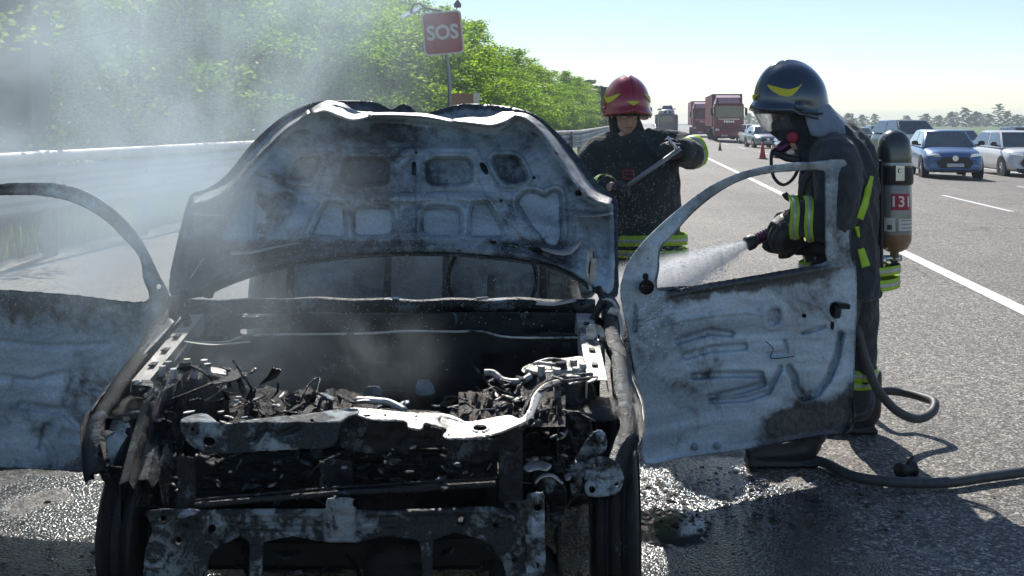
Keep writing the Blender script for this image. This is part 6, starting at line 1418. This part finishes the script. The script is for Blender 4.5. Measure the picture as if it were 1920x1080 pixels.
patch(.022, .022, 1655, 423, .0022, M['dark_steel'], 'sticker_symbol')
for k in range(3): patch(.065, .004, 1689, 410 + k * 7, .0022, M['cyl_grey'], 'sticker_line')
mb = MB(); mb.tube([(cx_, cyb, z_of(470)), (cx_, cyb, z_of(490))], [.020, .018], 12); mb.tube([B(1648, 484, -.02), B(1690, 484, -.02)], .015, 10); mb.tube([B(1655, 478, -.05), B(1655, 500, -.05)], .018, 10); mb.build('valve', M['chrome'], ba, True)
mb = MB(); mb.lathe([(.0, -.035), (.02, -.035), (.026, -.02), (.026, .005), (.018, .012), (0, .012)], B(1678, 497, -.02), n=14); mb.build('valve_knob', M['rubber'], ba, True)
mb = MB(); mb.tube([B(1650, 484, -.03), B(1638, 470, -.10), B(1640, 446, -.12), B(1630, 420, -.14)], .007, 8, smooth_path=4); mb.tube([B(1655, 500, -.05), B(1642, 508, -.1), B(1636, 480, -.13), B(1600, 455, -.17)], .006, 8, smooth_path=4); mb.build('pressure_hose', M['rubber'], ba, True)
mb = MB(); mb.box(B(1638, 400, .0), (.02, .22, .50), None, .008); mb.build('back_plate', M['rubber'], ba)
for dz in (-.135, .10):
    strap('shoulder_strap', [B(1646, 330, dz), B(1630, 272, dz), B(1590, 262, dz), B(1540, 290, dz * 1.25), B(1505, 340, dz * 1.2), B(1500, 395, dz * 1.1), B(1520, 440, dz * 1.2)], .045, M['rubber'], ba, (0, -.3, 1))
strap('waist_belt', [B(1650, 470, -.12), B(1600, 472, -.175), B(1540, 470, -.17), B(1490, 468, -.08)], .05, M['rubber'], ba, (0, -1, 0))
# mask: clear lens, black rubber frame, red exhalation cap, demand valve, air line
mb = MB(); mb.ball(T(0, -.075, -.005), (.045, .075, .068), 16, 12); mk = mb.build('face_mask', M['visor'], ba, True)
mb = MB(); mb.tube([T(math.cos(a) * .075, -.045 - .02 * math.cos(a) ** 2 * 0, -.005 + math.sin(a) * .085) for a in np.linspace(0, 6.283, 25)], .011, 7); mb.ball(T(0, -.095, -.07), (.042, .045, .042), 14, 10); mb.tube([T(-.08, -.02, .0), T(-.1, .06, .01)], .01, 6); mb.build('mask_frame', M['rubber'], ba, True)
cc = B(1487, 257, -.07); mb = MB(); mb.lathe([(.0, .030), (.020, .030), (.026, .024), (.027, 0)], cc, (-.35, -.9, 0), 18); mb.build('exhalation_cap', M['label_red'], ba, True)
mb = MB(); mb.lathe([(.0, .07), (.018, .07), (.026, .05), (.028, .0), (.03, -.02)], B(1478, 268, -.02), (-.8, -.2, -.6), 14); mb.build('demand_valve', M['mauve'], ba, True)
mb = MB(); mb.tube([B(1466, 281, -.02), B(1450, 280, -.03), B(1446, 300, -.05), B(1450, 330, -.07), B(1466, 346, -.08), B(1484, 338, -.09), B(1496, 318, -.1), B(1500, 296, -.12)], .0078, 8, smooth_path=5); mb.build('air_line', M['rubber'], ba, True)
mb = MB(); mb.tube([B(1450, 285, -.03), B(1475, 296, -.08), B(1500, 300, -.12)], [.012, .018, .014], 8, smooth_path=3); mb.build('line_sleeve', M['plastic'], ba, True)
mb = MB(); mb.tube([B(1505, 350, -.12), B(1498, 368, -.14), B(1480, 372, -.15), B(1470, 362, -.15)], [.012, .012, .016, .014], 8, smooth_path=3); mb.build('pressure_gauge', M['plastic'], ba, True)
mb = MB(); mb.tube([B(1506, 310, -.12), B(1500, 345, -.13)], .010, 8); mb.build('line_coupling', M['mauve'], ba, True)

# ---- hose and branch pipe
fhz = empty('fire_hose', (1.75, 5.0, 0), 'dark rubber fire hose looping over the asphalt to the purple-gripped nozzle', 'hose')
G = lambda x, y, z=.028: (lambda d: Vector(((x - PX0) * d / F, d, z)))((H - z) * F / (y - HY))
path_ = [B(1490, 425, -.1), B(1540, 445, -.02), B(1600, 470, .02), B(1612, 520, .0), Vector((1.62, 4.98, .70)), W(1606, 600, 4.95), W(1618, 660, 4.93), W(1640, 720, 4.92), W(1675, 765, 4.93), W(1715, 785, 4.96), W(1745, 775, 5.02), W(1752, 755, 5.1), W(1730, 745, 5.2), W(1690, 735, 5.3), W(1640, 732, 5.35), G(1590, 735)]
mb = MB(); mb.tube(path_, .0215, 12, smooth_path=7); mb.build('hose_line', M['hose'], fhz, True)
mb = MB(); mb.tube([G(1590, 735), Vector((1.35, 5.35, .028)), Vector((1.15, 5.0, .028)), Vector((1.18, 4.75, .028)), G(1540, 866), G(1600, 893), G(1680, 904), G(1770, 905), G(1850, 894), G(1925, 884), G(2100, 862), G(2500, 850), G(3300, 860)], .0215, 12, smooth_path=7); mb.build('hose_line', M['hose'], fhz, True)
n0, n1 = W(1400, 458, 4.78), B(1462, 428, -.14); nv = (n1 - n0).normalized()
mb = MB(); mb.lathe([(.030, 0), (.034, .004), (.034, .028), (.024, .05), (.024, .06)], n0, tuple(nv), 18); mb.lathe([(.0, .006), (.028, .006)], n0, tuple(nv), 18); mb.build('nozzle', M['plastic'], fhz, True)
mb = MB(); prof_ = [(.024, .05)] + [(r, .055 + k * .007) for k, r in enumerate([.027, .023] * 8)] + [(.022, .175)]; mb.lathe(prof_, n0, tuple(nv), 18); mb.build('nozzle_grip', M['mauve'], fhz)
# valve coupling lying on the road
vc = empty('hose_coupling', tuple(G(1700, 880)), 'small dark hose coupling lying beside the hose on the asphalt', 'coupling')
mb = MB(); c = G(1700, 880); mb.lathe([(.0, -.045), (.03, -.045), (.034, -.03), (.026, -.01), (.026, .02), (.034, .035), (0, .035)], c, (1, .4, 0), 14); mb.build('coupling_body', M['rubber'], vc, True)
mb = MB(); mb.tube([c + Vector((0, 0, .02)), c + Vector((.03, 0, .055))], .007, 6); mb.build('lever', M['rubber'], vc, True)
# ---------------------------------------------------------------- ash flakes, glass crumbs and foam scraps on the asphalt
rd = np.random.default_rng(77)
def flakes(name, n, cx, cy_, sx, sy, s0, s1, mat, label, cat):
    mb = MB()
    for k in range(n):
        x, y = cx + rd.normal() * sx, cy_ + rd.normal() * sy; s = s0 + (s1 - s0) * rd.random() ** 4; a = rd.random() * 6.28; z = .004 + s * .1
        P = []
        m = rd.integers(4, 6)
        for q in range(m):
            t_ = a + q * 6.283 / m; r = s * (.5 + .6 * rd.random()); P.append((x + math.cos(t_) * r, y + math.sin(t_) * r, z + (rd.random() - .4) * s * .6))
        mb.add(P, [tuple(range(m))])
    tag(mb.build(name, mat), label, cat, kind='stuff')
flakes('ash_flakes', 900, .80, 4.35, .30, .16, .003, .013, M['white_ash'], 'pale ash flakes scattered on the wet asphalt by the open right door', 'ash')
flakes('charred_crumbs', 1800, .62, 4.25, .42, .22, .003, .022, M['residue'], 'black charred crumbs on the asphalt beside the right front wheel', 'debris')
flakes('glass_crumbs', 1200, -1.9, 3.6, .8, .5, .002, .008, M['chrome'], 'glinting glass crumbs on the wet asphalt left of the wreck', 'glass')
flakes('charred_crumbs', 1500, -1.7, 3.2, .7, .4, .003, .020, M['residue'], 'black charred crumbs on the wet asphalt left of the wreck', 'debris')
# ---------------------------------------------------------------- smoke, steam and water
def smoke_mat(name, lobes, k, col, scale, lo, hi, aniso=.35, stretch=(1, 1, .7), detail=4):
    t = NT(name); co = t.co(); tot = None
    for (c, r, w) in lobes:
        mp = t.n('ShaderNodeMapping', vector_type='TEXTURE'); mp.inputs['Location'].default_value = c; mp.inputs['Scale'].default_value = r; t.l(co, mp.inputs[0])
        vl = t.n('ShaderNodeVectorMath', operation='LENGTH'); t.l(mp.outputs[0], vl.inputs[0])
        g = t.n('ShaderNodeMapRange', interpolation_type='SMOOTHERSTEP'); g.inputs[1].default_value = 1; g.inputs[2].default_value = .15; g.inputs[3].default_value = 0; g.inputs[4].default_value = w; t.l(vl.outputs['Value'], g.inputs[0])
        tot = g.outputs[0] if tot is None else t.math('ADD', tot, g.outputs[0])
    mp = t.n('ShaderNodeMapping'); mp.inputs['Scale'].default_value = stretch; mp.inputs['Rotation'].default_value = (0, R(-20), 0); t.l(co, mp.inputs[0])
    n = t.noise(scale, detail, 1.2, .6, mp.outputs[0])
    m = t.n('ShaderNodeMapRange'); m.inputs[1].default_value = lo; m.inputs[2].default_value = hi; t.l(n, m.inputs[0])
    d = t.math('MULTIPLY', t.math('MULTIPLY', tot, m.outputs[0]), k)
    p = t.n('ShaderNodeVolumePrincipled'); p.inputs['Color'].default_value = (*col, 1); p.inputs['Anisotropy'].default_value = aniso; t.l(d, p.inputs['Density'])
    t.l(p.outputs[0], t.out.inputs['Volume']); return t.m
lobes = [((-2.6, 6.6, 1.2), (2.6, 2.6, 2.0), 1.0), ((-1.5, 7.0, 2.6), (1.7, 2.4, 1.8), .8), ((-3.2, 7.5, 2.2), (1.8, 2.6, 1.6), .4), ((-1.3, 4.3, .9), (1.1, 1.0, 1.0), .55), ((-1.05, 3.72, 1.15), (.85, .38, .65), 3.6), ((-.45, 5.0, .95), (.9, .9, .6), 2.2), ((-1.4, 8.2, 3.3), (1.2, 1.6, 1.6), .9)]
mb = MB(); mb.box((-2.3, 6.3, 2.3), (6.4, 6.8, 4.8))
sm = mb.build('smoke', smoke_mat('smoke_volume', lobes, .66, (.74, .86, .95), 1.0, .42, .66)); tag(sm, 'pale blue-grey smoke drifting from the wreck across the guard rail and trees', 'smoke', kind='stuff')
lob2 = [((-.95, 3.55, .75), (.7, .5, .40), 1.0), ((-.40, 3.4, .74), (.28, .25, .26), .7), ((-1.25, 3.85, 1.0), (.5, .4, .5), .9)]
mb = MB(); mb.box((-.8, 3.55, .86), (2.0, 1.15, 1.1))
sm = mb.build('steam', smoke_mat('steam_volume', lob2, 1.5, (.82, .92, .95), 3.2, .40, .68)); tag(sm, 'thin steam rising from the engine bay', 'steam', kind='stuff')
# water jet: spreading cone from the nozzle
jet0 = n0.copy(); jdir = (W(1195, 548, 4.30) - jet0); JL = jdir.length; jd = jdir.normalized()
def jet_mat():
    t = NT('water_spray_volume'); co = t.co()
    # local frame: Z along the jet
    sep = t.n('ShaderNodeSeparateXYZ'); t.l(co, sep.inputs[0])
    rr = t.math('SQRT', t.math('ADD', t.math('POWER', sep.outputs[0], 2), t.math('POWER', sep.outputs[1], 2)))
    rad = t.math('ADD', t.math('MULTIPLY', sep.outputs[2], .17), .02)
    q = t.math('DIVIDE', rr, rad)
    g = t.n('ShaderNodeMapRange', interpolation_type='SMOOTHSTEP'); g.inputs[1].default_value = 1; g.inputs[2].default_value = .25; g.inputs[3].default_value = 0; g.inputs[4].default_value = 1; t.l(q, g.inputs[0])
    fall = t.math('DIVIDE', .055, t.math('ADD', t.math('POWER', rad, 1.35), .002))
    mp = t.n('ShaderNodeMapping'); mp.inputs['Scale'].default_value = (1, 1, .16); t.l(co, mp.inputs[0])
    n = t.ramp(t.noise(34, 3, .3, .6, mp.outputs[0]), [(.3, .5), (.65, 1.7)])
    fade = t.n('ShaderNodeMapRange'); fade.inputs[1].default_value = JL * 1.42; fade.inputs[2].default_value = JL * .95; t.l(sep.outputs[2], fade.inputs[0])
    d = t.math('MULTIPLY', t.math('MULTIPLY', g.outputs[0], fall), t.math('MULTIPLY', n, fade.outputs[0])); d = t.math('MULTIPLY', d, 15.0)
    p = t.n('ShaderNodeVolumePrincipled'); p.inputs['Color'].default_value = (.97, .98, 1, 1); p.inputs['Anisotropy'].default_value = .5; t.l(d, p.inputs['Density']); t.l(p.outputs[0], t.out.inputs['Volume']); return t.m
mb = MB(); mb.lathe([(.0, 0), (.028, 0), (.028 + JL * 1.42 * .18, JL * 1.42), (0, JL * 1.42)], (0, 0, 0), (0, 0, 1), 24); o = mb.build('water_spray', jet_mat())
o.location = jet0; o.rotation_euler = jd.to_track_quat('Z', 'Y').to_euler(); tag(o, 'white cone of water spraying from the nozzle through the open door window', 'water spray', kind='stuff')
rj = np.random.default_rng(23); mb = MB(); aj = jd.orthogonal().normalized(); bj = jd.cross(aj)
for k in range(9000):
    s = JL * 1.2 * rj.random() ** .7; q = rj.normal(size=2) * (.02 + s * .17) * .48; v = (jd + (aj * q[0] + bj * q[1]) / max(s, .05) * .9).normalized()
    p = jet0 + jd * s + aj * q[0] + bj * q[1] + Vector((0, 0, -.06 * (s / JL) ** 2)); L = rj.uniform(.004, .014); r = rj.uniform(.0006, .0015)
    u = v.orthogonal().normalized() * r; w = v.cross(u).normalized() * r
    mb.add([p - v * L, p + u, p - u * .5 + w, p - u * .5 - w, p + v * L], [(0, 2, 1), (0, 3, 2), (0, 1, 3), (4, 1, 2), (4, 2, 3), (4, 3, 1)])
tag(mb.build('water_droplets', M['drop']), 'fine water droplets flying in the spray behind the door', 'water', kind='stuff')
mb = MB()
for k in range(7000):                              # mist settling over the left door, bonnet and bay
    c = ((-1.75, 3.75, .85), (-.9, 3.9, 1.0), (-.3, 3.9, .95), (.45, 4.3, .95))[k % 4]; sp = ((.5, .15, .25), (.45, .15, .25), (.5, .12, .16), (.2, .15, .25))[k % 4]
    p = Vector((c[0] + rj.normal() * sp[0], c[1] + rj.normal() * sp[1], c[2] + rj.normal() * sp[2])); r = rj.uniform(.0006, .0014)
    mb.add([p + Vector((0, 0, r)), p + Vector((r, 0, -r)), p + Vector((-r, r, -r)), p + Vector((-r, -r, -r))], [(0, 1, 2), (0, 2, 3), (0, 3, 1), (1, 3, 2)])
tag(mb.build('mist_droplets', M['drop']), 'tiny mist droplets hanging over the wreck', 'mist', kind='stuff')
# ---------------------------------------------------------------- haze over the whole place
def haze():
    t = NT('haze_air'); p = t.n('ShaderNodeVolumePrincipled'); p.inputs['Color'].default_value = (.76, .86, 1.0, 1); p.inputs['Density'].default_value = .0007; p.inputs['Anisotropy'].default_value = .1
    t.l(p.outputs[0], t.out.inputs['Volume']); mb = MB(); mb.box((0, 560, 5.5), (3000, 2000, 15)); o = mb.build('haze', t.m); tag(o, kind='stuff'); return o
haze()
